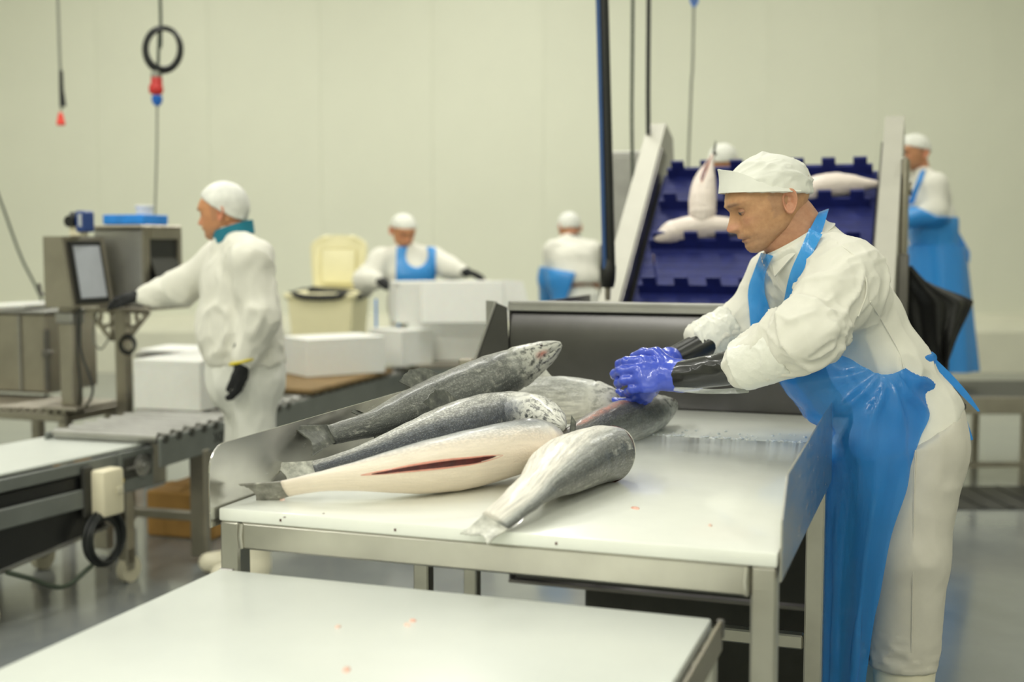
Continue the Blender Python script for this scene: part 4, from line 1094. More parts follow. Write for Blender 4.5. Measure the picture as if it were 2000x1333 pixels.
# ------------------------------------------------------------------ people
def skin_mat():
    m, nt, b = nodes_of('skin')
    at = nt.nodes.new('ShaderNodeAttribute'); at.attribute_name = 'tint'
    v = tex_coord(nt); n = noise(nt, v, 90, 4); n2 = noise(nt, v, 700, 2)
    c = mix(nt, .28, at.outputs['Color'], ramp(nt, n, [(.3, srgb(168, 112, 84)), (.7, srgb(214, 164, 128))]))
    nt.links.new(c, b.inputs['Base Color']); b.inputs['Roughness'].default_value = .5
    b.inputs['Subsurface Weight'].default_value = .18; b.inputs['Subsurface Radius'].default_value = (1, .35, .2); b.inputs['Subsurface Scale'].default_value = .006
    bump(nt, b, n2, .12, .0008)
skin_mat()
# head section tables, millimetres: up -> front, front without nose, back, half width
HU = np.array([-93, -88, -80, -71.6, -62, -57, -51.7, -45.7, -40, -33.3, -29, -23.7, -20, -15.4, -8, 2, 12, 21, 30, 37.6, 50, 65, 85, 100, 112, 120.])
HF = np.array([92, 102.6, 107.5, 109.2, 107.2, 111, 112, 118.2, 119.2, 120.6, 127, 137, 140, 140.6, 135, 128, 122.5, 119.2, 122.8, 125, 120.5, 113.6, 98, 78, 50, 20.])
HBs = np.array([92, 102.6, 107.5, 109.2, 107.2, 109, 110, 114, 116, 115, 113.5, 112, 111, 110, 109, 109, 110.5, 113.5, 120, 123, 120.5, 113.6, 98, 78, 50, 20.])
HK = np.array([72, 58, 42, 25, 0, -12, -22, -32, -40, -48, -54, -60, -64, -68, -74, -80, -85, -88, -91, -91, -88, -82, -64, -45, -22, 2.])
HW = np.array([14, 26, 38, 46.5, 54, 57.5, 60.5, 63, 65, 67, 68.2, 69.5, 70.2, 71, 72, 73.5, 75, 76, 76.5, 77, 76, 72, 60, 46, 30, 12.])
def head_mesh(nu=96, nt_=112):
    us = np.concatenate([np.linspace(-93, 70, int(nu*.8)), np.linspace(72, 120, nu - int(nu*.8))])
    V = np.zeros((nu, nt_, 3)); T_ = np.zeros((nu, nt_, 3))
    # denser columns towards the face
    q = np.linspace(-1, 1, nt_, endpoint=False); ph = np.pi*(q - .38*np.sin(np.pi*q)/np.pi*1.0)
    for i, u in enumerate(us):
        F_, Fb, K, W_ = (np.interp(u, HU, t) for t in (HF, HBs, HK, HW))
        c = K + (Fb - K)*(.52 if u > -20 else .52 - .14*min(1, (-20 - u)/50))
        cs, sn = np.cos(ph), np.sin(ph)
        pf = np.where(cs > 0, .86, .95)
        x = np.where(cs > 0, c + (Fb - c)*np.abs(cs)**pf, c - (c - K)*np.abs(cs)**pf); y = W_*np.sign(sn)*np.abs(sn)**.92
        front = np.clip(cs, 0, 1)
        ay = np.abs(y)
        g = lambda y0, u0, sy, su: np.exp(-((ay - y0)/sy)**2 - ((u - u0)/su)**2)*(cs > 0)
        nw = np.interp(u, [-34, -24, -12, 5, 20, 40], [11, 10.5, 9.5, 8.2, 7.2, 12])
        x = x + (F_ - Fb)*np.exp(-(ay/nw)**2.0)*(cs > 0) if u > -35 else x + (F_ - Fb)*np.exp(-(ay/21)**2)*(cs > 0)
        x = x + 6.5*g(13.5, -21, 5.5, 7.5) - 2.5*g(20, -20, 3.5, 7) - 3*g(7, -30, 4, 3.5)
        x = x - 11.5*g(31, 17, 13, 9.5) + 4.5*g(31, 36, 20, 6.5) + 3.5*g(46, -6, 16, 14) - 3.0*g(38, -35, 12, 14)
        x = x - 3.2*g(12, -51.5, 17, 2.2) - 3.0*g(27, -50, 5, 5) + 2.2*g(8, -45.5, 12, 4) + 2.0*g(7, -57, 11, 4.2) - 1.5*g(0, -40, 3, 6)
        y = y - np.sign(y)*5*np.exp(-((x - 62)/20)**2 - ((u - 42)/22)**2) + np.sign(y)*2.5*np.exp(-((x - 60)/22)**2 - ((u - 4)/12)**2) - np.sign(y)*4*np.exp(-((x - 62)/24)**2 - ((u + 34)/18)**2)
        V[i] = np.stack([x, y, np.full(nt_, u)], 1)
        base = np.array([.50, .28, .135]); t = np.tile(base, (nt_, 1))
        def blend(col, k):
            nonlocal t
            t = t*(1 - k[:, None]) + np.array(col)*k[:, None]
        blend((.56, .235, .17), np.clip(.75*g(0, -17, 17, 12) + .45*g(44, -8, 16, 14), 0, 1))
        blend((.40, .16, .13), np.clip(1.1*np.exp(-(ay/21)**4)*(cs > 0)*(np.exp(-((u + 46)/4)**2) + np.exp(-((u + 57)/4.2)**2)), 0, .8))
        blend((.17, .07, .055), np.clip(np.exp(-(ay/23)**6 - ((u + 51.5)/1.5)**2)*(cs > 0), 0, .85))
        blend((.055, .038, .028), np.clip(1.15*np.exp(-(np.abs(ay - 32)/19)**4 - ((u - 38 + .004*(ay - 28)**2)/4.2)**2)*(cs > 0), 0, .9))
        blend((.34, .185, .115), np.clip(.5*g(31, 14, 16, 9), 0, .6))
        stub = np.clip(np.exp(-((u + 66)/26)**2)*(x > 5), 0, 1)*.42 + .3*np.exp(-((u + 38)/7)**2)*(ay < 26)*(cs > 0)
        blend((.25, .165, .115), np.clip(stub, 0, .5))
        hair = np.clip((x < 38)*1.0*np.clip((u + 6 + .35*x + 12)/10, 0, 1), 0, 1)
        blend((.24, .155, .105), hair*.5)
        T_[i] = t
    n = nt_
    Vf = V.reshape(-1, 3); F = []
    for i in range(nu - 1):
        for k in range(n): F.append((i*n + k, i*n + (k+1) % n, (i+1)*n + (k+1) % n, (i+1)*n + k))
    F.append(tuple(range(n))[::-1]); F.append(tuple((nu-1)*n + k for k in range(n)))
    return Vf, F, T_.reshape(-1, 3)
def ear_mesh(side):
    V, F = [], []; nr, na = 12, 36
    for s in (0, 1):
        for i in range(nr):
            r = i/(nr-1)
            for k in range(na):
                a = 2*np.pi*k/na
                # outline: taller than wide, narrow lobe
                ox = 17*(1 + .18*math.sin(a))*math.cos(a) - 2*math.sin(a); oz = 31*math.sin(a) + (0 if math.sin(a) > 0 else 1)
                hgt = 5.5*np.exp(-((r - .88)/.13)**2) - 6.5*np.exp(-((r - .3)/.3)**2)*(1 if math.sin(a) > -.5 else .2) + 3*np.exp(-((r - .58)/.1)**2)*(math.sin(a) > -.3)*(math.cos(a) < .5)
                out = (hgt + 7 + (4 if math.cos(a) < 0 else 0)*r) if s == 0 else (1.5 if r < .97 else hgt + 4)
                V.append((ox*r, out, oz*r))
    for s in (0, 1):
        o = s*nr*na
        for i in range(nr - 1):
            for k in range(na):
                f = (o + i*na + k, o + i*na + (k+1) % na, o + (i+1)*na + (k+1) % na, o + (i+1)*na + k)
                F.append(f if s == 0 else f[::-1])
    for k in range(na): F.append(((nr-1)*na + k, (nr-1)*na + (k+1) % na, nr*na + (nr-1)*na + (k+1) % na, nr*na + (nr-1)*na + k))
    V = np.array(V); a = math.radians(20); x, y, z = V.T
    x2 = x*math.cos(a) + 0*y; y2 = y - x*math.sin(a)*1.0 + 4
    b_ = math.radians(12); xx = x2*math.cos(b_) - z*math.sin(b_); zz_ = x2*math.sin(b_) + z*math.cos(b_)
    P_ = np.stack([xx - 6, (y2 + 68)*side, zz_ + 2], 1)
    if side < 0: F = [f[::-1] for f in F]
    return P_, F, np.tile(np.array([.56, .27, .17]), (len(P_), 1))
def lid_mesh(side, up):
    """eyelid: shell over the eyeball"""
    V, F = [], []; n, m = 14, 7
    for i in range(m):
        el = (math.radians(-9 + 93*i/(m-1)) if up else math.radians(-22 - 60*i/(m-1)))
        for k in range(n):
            az = math.radians(-85 + 170*k/(n-1)); e = el + (-.10 if up else .12)*(math.cos(az) < 2)*(abs(az)/1.5)**2
            r = 13.0
            V.append((93 + r*math.cos(e)*math.cos(az), side*31 + r*math.cos(e)*math.sin(az), 17 + r*math.sin(e)))
    for i in range(m-1):
        for k in range(n-1): F.append((i*n+k, i*n+k+1, (i+1)*n+k+1, (i+1)*n+k))
    if not up: F = [f[::-1] for f in F]
    return np.array(V), F, np.tile(np.array([.40, .205, .125]), (len(V), 1))
HEADP = [head_mesh()] + [ear_mesh(s) for s in (1, -1)] + [lid_mesh(s, u) for s in (1, -1) for u in (True, False)]
def head_frame(fwd, pitch, roll=0):
    f = Vector((fwd[0], fwd[1], 0)).normalized(); z = Vector((0, 0, 1))
    F_ = f*math.cos(pitch) - z*math.sin(pitch); U = f*math.sin(pitch) + z*math.cos(pitch)
    if roll: 
        L0 = U.cross(F_); U = U*math.cos(roll) + L0*math.sin(roll)
    L = U.cross(F_)
    return np.array([list(F_), list(L), list(U)])         # rows: forward, left, up
def sdf_obj(name, fn, pts, pad, h, mname, parent, origin, disp=None, it=2, tint=None, extra=None):
    lo, hi = bounds(pts, pad); V, F = surfnet(fn, lo, hi, h); V = relax(V, F, it, .5)
    if disp is not None:
        N = vnormals(V, F); V = V + N*disp(V, N)[:, None]
    return V, F
def put(name, V, F, mname, parent, origin):
    return npmesh(name, V, F, mname, parent, True, None, origin)

def limb(X, pts, rs, k=None, n=None, sm=.03):
    ds = [rcone(X, pts[i], pts[i+1], rs[i], rs[i+1], n, k or 1.0) for i in range(len(pts) - 1)]
    return union(ds, sm)
def np3(v): return np.array(list(v), float)

def glove(parent, origin, mname, wrist, fdir, pnorm, side, curl=(.5, .7, .5), sc=1.0, h=.0042, spread=.10, wr=.031, bumpy=0, thumb=(.55, .5), name='glove', cuff=.0):
    """hand in a glove: palm, four bent fingers of unequal length, thumb leaving the side of the palm"""
    W = np3(wrist); f = np3(Vector(fdir).normalized()); p = np3(pnorm); p = p - f*(p @ f); p /= np.linalg.norm(p)
    s = np.cross(p, f)*side                                   # towards the thumb
    k = sc
    segs = []
    K = W + f*.085*k
    bases = [(.033, .078, (.040, .026, .020), .0105), (.011, .084, (.044, .029, .021), .0110), (-.011, .080, (.041, .027, .020), .0105), (-.032, .070, (.032, .021, .018), .0092)]
    for j, (off, fw, ln, r) in enumerate(bases):
        b_ = W + s*off*k + f*fw*k; d = f + s*spread*(off/.033)*.5; d /= np.linalg.norm(d); pt = [b_ - f*.02*k, b_]
        ang = 0
        for q in range(3):
            ang += curl[q]*(1 + .06*j)
            dd = d*math.cos(ang) + p*math.sin(ang); pt.append(pt[-1] + dd*ln[q]*k)
        segs.append((pt, [r*1.12*k, r*1.1*k, r*1.02*k, r*.95*k, r*.86*k]))
    tb0 = W + s*.026*k + f*.022*k; td = s*math.sin(thumb[0]) + f*math.cos(thumb[0])
    t1 = tb0 + (td*.9 + p*.35)*.042*k; t2 = t1 + (f*.8 + td*.25 + p*thumb[1])*.032*k; t3 = t2 + (f*.85 + p*thumb[1]*1.2)*.026*k
    segs.append(([W + s*.012*k + f*.01*k, tb0, t1, t2, t3], [.018*k, .0175*k, .0145*k, .0125*k, .0105*k]))
    allp = [q for pt, _ in segs for q in pt] + [W - f*(.05 + cuff)]
    def fn(X):
        palm = union([rcone(X, W - f*.005, W + s*.022*k + f*.07*k, wr*.82*k, .017*k, p, .82), rcone(X, W - f*.005, W + f*.075*k, wr*.85*k, .02*k, p, .82), rcone(X, W - f*.005, W - s*.024*k + f*.066*k, wr*.82*k, .017*k, p, .82)], .012)
        arm = rcone(X, W - f*(.03 + cuff), W + f*.01, wr*1.05, wr*.98)
        d = smin(palm, arm, .02)
        fing = None
        for pt, rr in segs:
            e = limb(X, pt, rr, sm=.006); fing = e if fing is None else smin(fing, e, .0035)
        return smin(d, fing, .009)
    lo, hi = bounds(allp, .045); V, F = surfnet(fn, lo, hi, h); V = relax(V, F, 2, .45)
    if bumpy:
        N = vnormals(V, F); V = V + N*(bumpy*fbm(V*90, 5, 2)*.5 + bumpy*.8*np.abs(vnoise(V*np.array([40, 40, 40.]), 9)))[:, None]
    return put(name, V, F, mname, parent, origin)

def cloth_fold(V, N, amp, f1=9, seed=0, axis=None, stretch=.35):
    Q = V.copy()
    if axis is not None:
        a = np3(axis); a = a/np.linalg.norm(a); Q = V - np.outer((V @ a)*(1 - stretch), a)
    W_ = Q + .035*np.stack([fbm(V*6 + k*7.3, seed + k, 2) for k in range(3)], 1)
    r = np.clip(1 - np.abs(vnoise(W_*f1*1.5, seed + 3))*1.7, 0, 1)**2.2
    r2 = np.clip(1 - np.abs(vnoise(W_*f1*3.2, seed + 5))*1.7, 0, 1)**2
    m = np.clip(.55 + .9*vnoise(V*4.5, seed + 13), .12, 1)
    return amp*m*(1.15*r + .55*r2 - .35)

def cap_piece(parent, origin, FR, O, sc, mname, h=.005, wrinkle=.0022, puff=1.0, flap=True, slope=(26, .37), seed=3):
    """soft cap: dome over the skull cut along its brim line, with a turned-up front band"""
    toW = lambda L: O + (np.asarray(L, float)*sc/1000) @ FR
    c = np.array([15, 0, 36.])
    def fn(X):
        L = (X - O) @ FR.T*1000/sc
        d = ellip(L, c, (106, 86, 92*puff))
        band = ellip(L, (14, 0, 30), (107.5, 86, 96*puff))
        br = slope[0] + slope[1]*L[:, 0]
        e = L[:, 2] - br
        d2 = np.minimum(d, np.maximum(band, e - 16))
        return np.maximum(d2, -e)*sc/1000
    lo, hi = bounds([toW((130, 100, 140)), toW((-110, -100, -60)), toW((130, -100, 140)), toW((-110, 100, 140)), toW((-110, 100, -60)), toW((130, 100, -60)), toW((130, -100, -60))], .01)
    V, F = surfnet(fn, lo, hi, h); V = relax(V, F, 1, .4)
    N = vnormals(V, F); L = (V - O) @ FR.T*1000/sc
    e = np.clip((L[:, 2] - (slope[0] + slope[1]*L[:, 0]) - 12)/20, 0, 1)
    fold = cloth_fold(V, N, wrinkle, 16, seed, FR[0], .4)
    puck = wrinkle*1.1*np.sin(np.arctan2(L[:, 1], L[:, 0] - 15)*18 + 2*vnoise(V*30, 2))*(1-e)*.5
    V = V + N*(np.maximum(fold, -.001)*e + np.maximum(puck, -.0006)*np.clip(e + .3, 0, 1))[:, None]
    o = put('cap', V, F, mname, parent, origin)
    if flap:
        rows = []
        for j in range(9):
            v = j/8; row = []
            for k in range(49):
                a = math.radians(-118 + 236*k/48); ca, sa = math.cos(a), math.sin(a)
                b0 = np.array([14 + 110*ca, 89*sa, 0.]); b0[2] = slope[0] + slope[1]*b0[0] + 1
                hgt = 6 + 50*max(0, math.cos(a*.72))**2.4
                outw = 2.0 + 9*v**3*max(0, ca)**4 - 16*v*(max(0, 1 - ca)*.55)
                row.append(toW((b0[0] + outw*ca - v*hgt*.46, b0[1] + outw*sa - v*v*hgt*.18*sa, b0[2] + v*hgt + 1.5*math.sin(a*7 + v*3)*v)) - np3(origin))
            rows.append(row)
        part('turned_band', MB().thick_grid(rows, .003), mname, o, True, 70)
    return o

def head_into(parent, origin, FR, O, sc, neck, extra_core, core_pts, h, eyes=True, tone=(1, 1, 1)):
    """skin body: head, ears, lids, neck and the trunk and limbs that the clothes cover, as one mesh"""
    VV, FF, TT = [], [], []; off = 0
    for V, F, T_ in HEADP:
        Wv = O + (V*sc/1000) @ FR
        VV.append(Wv); FF += [tuple(i + off for i in f) for f in F]; TT.append(T_); off += len(V)
    V, F = surfnet(extra_core, *bounds(core_pts, .1), h); V = relax(V, F, 2)
    VV.append(V); FF += [tuple(int(i) + off for i in f) for f in F]; TT.append(np.tile(np.array([.47, .245, .145]), (len(V), 1)))
    V = np.vstack(VV) - np3(origin); T_ = np.vstack(TT)*np.array(tone)
    me = bpy.data.meshes.new('body'); me.from_pydata(V.tolist(), [], FF); me.shade_smooth()
    ca = me.color_attributes.new('tint', 'FLOAT_COLOR', 'POINT'); ca.data.foreach_set('color', np.hstack([T_, np.ones((len(T_), 1))]).reshape(-1))
    o = link('body', me, 'skin', parent)
    if eyes:
        for s in (1, -1):
            c = O + (np.array([93., s*31, 17])*sc/1000) @ FR - np3(origin)
            mb = MB(); t = bmesh.new(); bmesh.ops.create_uvsphere(t, u_segments=20, v_segments=14, radius=.0118*sc); mb._take(t, Matrix.Translation(c))
            e = part('eye', mb, 'eye_white', parent, True, 80)
            d = FR[0]*.9 - FR[2]*.42; d = d/np.linalg.norm(d)
            mb = MB(); t = bmesh.new(); bmesh.ops.create_uvsphere(t, u_segments=14, v_segments=8, radius=.0074*sc); mb._take(t, Matrix.Translation(c + d*.0072*sc))
            part('iris', mb, 'eye_iris', e, True, 80)
    return o

def ribbon(pts, widths, wdirs, th=.0015, n=40, fold=.0):
    C = cat_rom(pts, n); Wd = cat_rom(wdirs, n); ws = np.interp(np.linspace(0, 1, n), np.linspace(0, 1, len(widths)), widths)
    rows = []
    for i in range(n):
        d = Wd[i]/np.linalg.norm(Wd[i]); rows.append([C[i] + d*ws[i]*q + np.array([0, -1, 0])*fold*math.cos(q*math.pi*1.5) for q in np.linspace(-.5, .5, 7)])
    return rows
def trace(fn, px, py, y0=2.2, off=.004):
    r = np3(ray(px, py)); r = r/np.linalg.norm(r); o = np.array([0, 0, CH]); t = y0
    for _ in range(80):
        d = float(fn((o + r*t)[None])[0]); 
        if d < off: return o + r*t
        t += max(d - off, .0008)*.9
        if t > 6: break
    return None

# ================================================================== the man at the table
man_o = P(1775, 1330, 2.98); man_o.z = 0
man = thing('person', 'man in white jacket and blue plastic apron leaning over the fish', 'person', man_o)
FRM = head_frame((-1, -.06), math.radians(20)); HO = np3(P(1520, 399, 2.99))
SIDE = np.array([-.13, .99, .0])
q = lambda px, py, Y: np3(P(px, py, Y))
NB, UC, CC, BE, HI, HM = q(1592, 492, 3.0), q(1640, 560, 3.02), q(1668, 622, 3.02), q(1714, 712, 3.02), q(1776, 806, 3.03), q(1762, 868, 3.02)
SN, EN, WN = q(1652, 548, 2.87), q(1578, 650, 2.79), q(1455, 711, 2.90)
SF, EF, WF = q(1522, 548, 3.20), q(1478, 612, 3.22), q(1368, 664, 3.20)
HWN, HWF = q(1318, 734, 3.02), q(1298, 712, 3.16)
CC0 = q(1552, 468, 3.0); CE1 = np.array([-.85, 0, -.52]); CAX = np.array([-.52, 0, .85]); CE1 /= np.linalg.norm(CE1); CAX /= np.linalg.norm(CAX)
def jacket_sdf(X, near=True):
    d = union([rcone(X, NB, UC, .060, .084, SIDE, 1.5), rcone(X, UC, CC, .084, .098, SIDE, 1.5), rcone(X, CC, BE, .098, .102, SIDE, 1.45), rcone(X, BE, HI, .102, .104, SIDE, 1.5), rcone(X, HI, HM, .104, .118, SIDE, 1.45)], .04)
    nkp = np.maximum(rcone(X, q(1540, 468, 3.0), q(1606, 565, 3.02), .076, .084, SIDE, 1.12), (X - CC0) @ CAX)
    d = smin(d, nkp, .03)
    a = limb(X, [SN, EN, WN], [.076, .073, .050], sm=.04)
    b_ = limb(X, [SF, EF, WF], [.080, .064, .043], sm=.04)
    sh = union([rcone(X, NB + np.array([.02, 0, -.03]), SN, .055, .066), rcone(X, NB + np.array([.02, 0, -.03]), SF, .055, .066)], .03)
    return smin(smin(smin(d, sh, .07), a, .075), b_, .06) if near else smin(smin(d, sh, .07), b_, .06)
ax_t = HM - CC; ax_t = ax_t/np.linalg.norm(ax_t)
hp0, hp1 = q(1868, 792, 2.98), q(1700, 905, 2.95)
pn = np.cross(hp1 - hp0, SIDE); pn /= np.linalg.norm(pn); pn = pn if pn[2] < 0 else -pn
def jacket_cut(X): return np.maximum(jacket_sdf(X), (X - hp0) @ pn)
jp = [NB, UC, CC, BE, HI, HM, SN, EN, WN, SF, EF, WF]
lo, hi = bounds(jp, .2); V, F = surfnet(jacket_cut, lo, hi, .0055); V = relax(V, F, 2)
N = vnormals(V, F)
def sleeve_w(V, a, b_, r):
    ba = b_ - a; h = np.clip((V - a) @ ba/(ba @ ba), 0, 1); return np.exp(-(np.linalg.norm(V - a - h[:, None]*ba, axis=1)/r)**4), h
w1, h1 = sleeve_w(V, SN, EN, .11); w2, h2 = sleeve_w(V, EN, WN, .09); w3, h3 = sleeve_w(V, SF, WF, .1)
fold = cloth_fold(V, N, .0085, 9, 1, ax_t, .4)*(1 - np.clip(w1 + w2 + w3, 0, 1)*.6)
armax = (EN - SN)/np.linalg.norm(EN - SN); twist = np.array([.55, -.2, .8])
fold += np.clip(w1 + w2, 0, 1)*cloth_fold(V, N, .0125, 11, 21, np.array([.75, -.1, .55]), .30)
fold += np.clip(w3, 0, 1)*cloth_fold(V, N, .010, 13, 31, np.array([.7, .1, .7]), .35)
V = V + N*fold[:, None]
put('jacket', V, F, 'jacket_cloth', man, man_o)
# armhole seam
seam = [trace(jacket_sdf, *s_, off=.003) for s_ in cat_rom([(1636, 474), (1668, 500), (1690, 540), (1692, 575), (1676, 618)], 16)]
part('shoulder_seam', MB().tube([Vector(s_ - np3(man_o)) for s_ in seam if s_ is not None], .0022, 6), 'jacket_cloth', man, True)
seam = [trace(jacket_sdf, *s_, off=.003) for s_ in cat_rom([(1700, 590), (1730, 640), (1757, 690), (1768, 730)], 16)]
part('side_seam', MB().tube([Vector(s_ - np3(man_o)) for s_ in seam if s_ is not None], .0018, 6), 'jacket_cloth', man, True)
# rolled cuffs
def cuff_obj(a, b_, r0, r1, seed, amp):
    def fn(X):
        d = rcone(X, a, b_, r0, r1); ba = (b_ - a)/np.linalg.norm(b_ - a); s1 = (X - b_) @ ba; s0 = (a - X) @ ba
        return np.maximum(np.maximum(d, s1), s0)
    lo, hi = bounds([a, b_], r0 + .03); V, F = surfnet(fn, lo, hi, .0045); V = relax(V, F, 2); N = vnormals(V, F)
    V = V + N*cloth_fold(V, N, amp, 16, seed, (b_ - a), 1.6)[:, None]
    return put('cuff', V, F, 'cuff_film', man, man_o)
simple('cuff_film', srgb(228, 228, 218), .42, 0, .03, 20, 80, .4, .003, coat=.2)
cuff_obj(q(1540, 680, 2.83), q(1444, 716, 2.90), .070, .062, 41, .009)
cuff_obj(q(1432, 636, 3.21), q(1360, 670, 3.20), .058, .049, 43, .008)
# black forearm sleeves
def forearm(a, b_, r0, r1, seed):
    def fn(X): return rcone(X, a, b_, r0, r1)
    lo, hi = bounds([a, b_], r0 + .02); V, F = surfnet(fn, lo, hi, .0045); V = relax(V, F, 2); N = vnormals(V, F)
    V = V + N*cloth_fold(V, N, .0032, 14, seed, (b_ - a), .25)[:, None]
    return put('arm_sleeve', V, F, 'black_rubber', man, man_o)
forearm(q(1468, 713, 2.90), HWN + np.array([.012, -.006, 0]), .043, .037, 51)
forearm(q(1385, 668, 3.19), HWF, .038, .033, 53)
rows = []
for i in range(20):
    u = i/19; t0 = q(1318 + 146*u, 756 + 4*math.sin(u*3), 2.985 - .085*u); b0 = q(1316 + 146*u, 762 + 6*math.sin(u*2.6) + 2, 2.985 - .085*u)
    rows.append([t0*(1-v) + b0*v + np.array([0, .004*math.sin(v*3 + u*9), 0]) - np3(man_o) for v in np.linspace(0, 1, 4)])
part('sleeve_film', MB().thick_grid(rows, .001), 'clear_film', man, True)
# gloved hands closing on the head of the back fish
glove(man, man_o, 'glove_blue', HWN + np.array([.004, 0, .0]), (-.97, .12, .02), (.12, .93, -.38), 1, (.34, .62, .42), 1.1, .0036, .03, .036, .0016, (.9, .8), cuff=.012)
glove(man, man_o, 'glove_blue', q(1288, 728, 3.12), (-.62, -.1, -.78), (-.55, .55, .2), -1, (.35, .5, .4), .92, .004, .04, .033, .0012, (.7, .6), cuff=.01)
# skin body: trunk and limbs under the clothes
def core(X):
    d = union([rcone(X, NB, CC, .05, .085, SIDE, 1.4), rcone(X, CC, HI, .08, .06, SIDE, 1.3)], .03)
    nk = union([rcone(X, q(1544, 428, 2.995), q(1596, 512, 3.0), .062, .072), rcone(X, q(1512, 470, 2.99), q(1580, 530, 3.0), .036, .05)], .03)
    a = union([limb(X, [SN, EN, WN, HWN], [.045, .04, .026, .02]), limb(X, [SF, EF, WF, HWF], [.045, .036, .024, .019])], .02)
    l = union([limb(X, [q(1795, 850, 2.93), q(1772, 1090, 2.93), q(1766, 1340, 2.95), np.array([q(1766, 1340, 2.95)[0], 2.95, .1])], [.055, .05, .045, .04]), limb(X, [q(1765, 850, 3.12), q(1735, 1090, 3.14), q(1725, 1330, 3.15), np.array([q(1725, 1330, 3.15)[0], 3.15, .1])], [.055, .05, .045, .04])], .02)
    return union([smin(d, nk, .03), a, l], .03)
head_into(man, man_o, FRM, HO, 1.0, None, core, jp + [HWN, HWF, q(1560, 440, 3), q(1766, 1340, 2.95), np.array([.92, 2.95, .1])], .009)
cap_piece(man, man_o, FRM, HO, 1.0, 'cap_cloth', .0042, .0072, 1.0, True)
# collar
rows = []
cc0 = CC0; axn = CAX; e1 = CE1; e2 = np.cross(axn, e1)
for j in range(7):
    v = j/6; row = []
    for k in range(41):
        a = math.radians(22 + 316*k/40)
        r_ = .080 + .013*v - .004*math.sin(v*math.pi)
        front = max(0, math.cos(a))
        p = cc0 + axn*(.008 - .034*v*(.7 + 1.1*front**2)) + (e1*math.cos(a)*1.10 + e2*math.sin(a))*r_
        row.append(p - np3(man_o))
    rows.append(row)
part('collar', MB().thick_grid(rows, .004), 'jacket_cloth', man, True, 70)
# trousers
TH_ = [q(1795, 838, 3.0), q(1798, 868, 2.935), q(1779, 1085, 2.925), q(1766, 1296, 2.945)]
TF_ = [q(1785, 838, 3.06), q(1770, 868, 3.11), q(1742, 1085, 3.13), q(1732, 1280, 3.15)]
def trouser(X):
    d = union([rcone(X, q(1790, 812, 3.02), q(1788, 870, 3.02), .105, .116, SIDE, 1.35), limb(X, TH_[1:], [.105, .088, .082]), limb(X, TF_[1:], [.112, .088, .08])], .035)
    return np.maximum(np.maximum(d, TH_[3][2] - .005 - X[:, 2]), -((X - hp0) @ pn) - .012)
pts = TH_ + TF_ + [q(1792, 812, 3.02)]
lo, hi = bounds(pts, .17); V, F = surfnet(trouser, lo, hi, .0075); V = relax(V, F, 2); N = vnormals(V, F)
low = np.exp(-((V[:, 2] - TH_[3][2])/.07)**2)
V = V + N*(cloth_fold(V, N, .006, 7, 61, (0, 0, 1), .4) + low*cloth_fold(V, N, .010, 12, 63, (0, 0, 1), 2.6))[:, None]
put('trousers', V, F, 'trouser_cloth', man, man_o)
def tr_cut(X): return trouser(X)
seam = [trace(trouser, *s_, off=.0025) for s_ in cat_rom([(1788, 880), (1785, 960), (1784, 1060), (1782, 1160), (1780, 1275)], 18)]
part('trouser_seam', MB().tube([Vector(s_ - np3(man_o)) for s_ in seam if s_ is not None], .0016, 6), 'trouser_cloth', man, True)
part('belt_strap', MB().bar(q(1850, 812, 2.93) - np3(man_o), q(1868, 792, 3.0) - np3(man_o), .05, .022, bevel=.006), 'black_plastic', man)
def boot(c, zt, yaw, parent, origin, mname='boot_white', h=.012):
    c = np.array([c[0], c[1], 0.]); d = np.array([-math.cos(yaw), -math.sin(yaw), 0])
    def fn(X):
        sh = rcone(X, c + np.array([0, 0, .1]), c + np.array([0, 0, zt]), .056, .076)
        ft = rcone(X, c + np.array([0, 0, .055]), c + d*.15 + np.array([0, 0, .045]), .055, .043)
        e = smin(sh, ft, .04); e = np.maximum(e, -X[:, 2]); e = np.maximum(e, X[:, 2] - zt)
        inn = rcone(X, c + np.array([0, 0, .2]), c + np.array([0, 0, zt + .1]), .05, .071)
        return np.maximum(e, -inn)
    lo, hi = bounds([c, c + d*.2, c + np.array([0, 0, zt])], .1); lo[2] = -.02
    V, F = surfnet(fn, lo, hi, h); V = relax(V, F, 1)
    return put('boot', V, F, mname, parent, origin)
boot(TH_[3], TH_[3][2] - .008 + .012, .1, man, man_o, h=.008); boot(TF_[3], TF_[3][2] + .0, .1, man, man_o, h=.01)
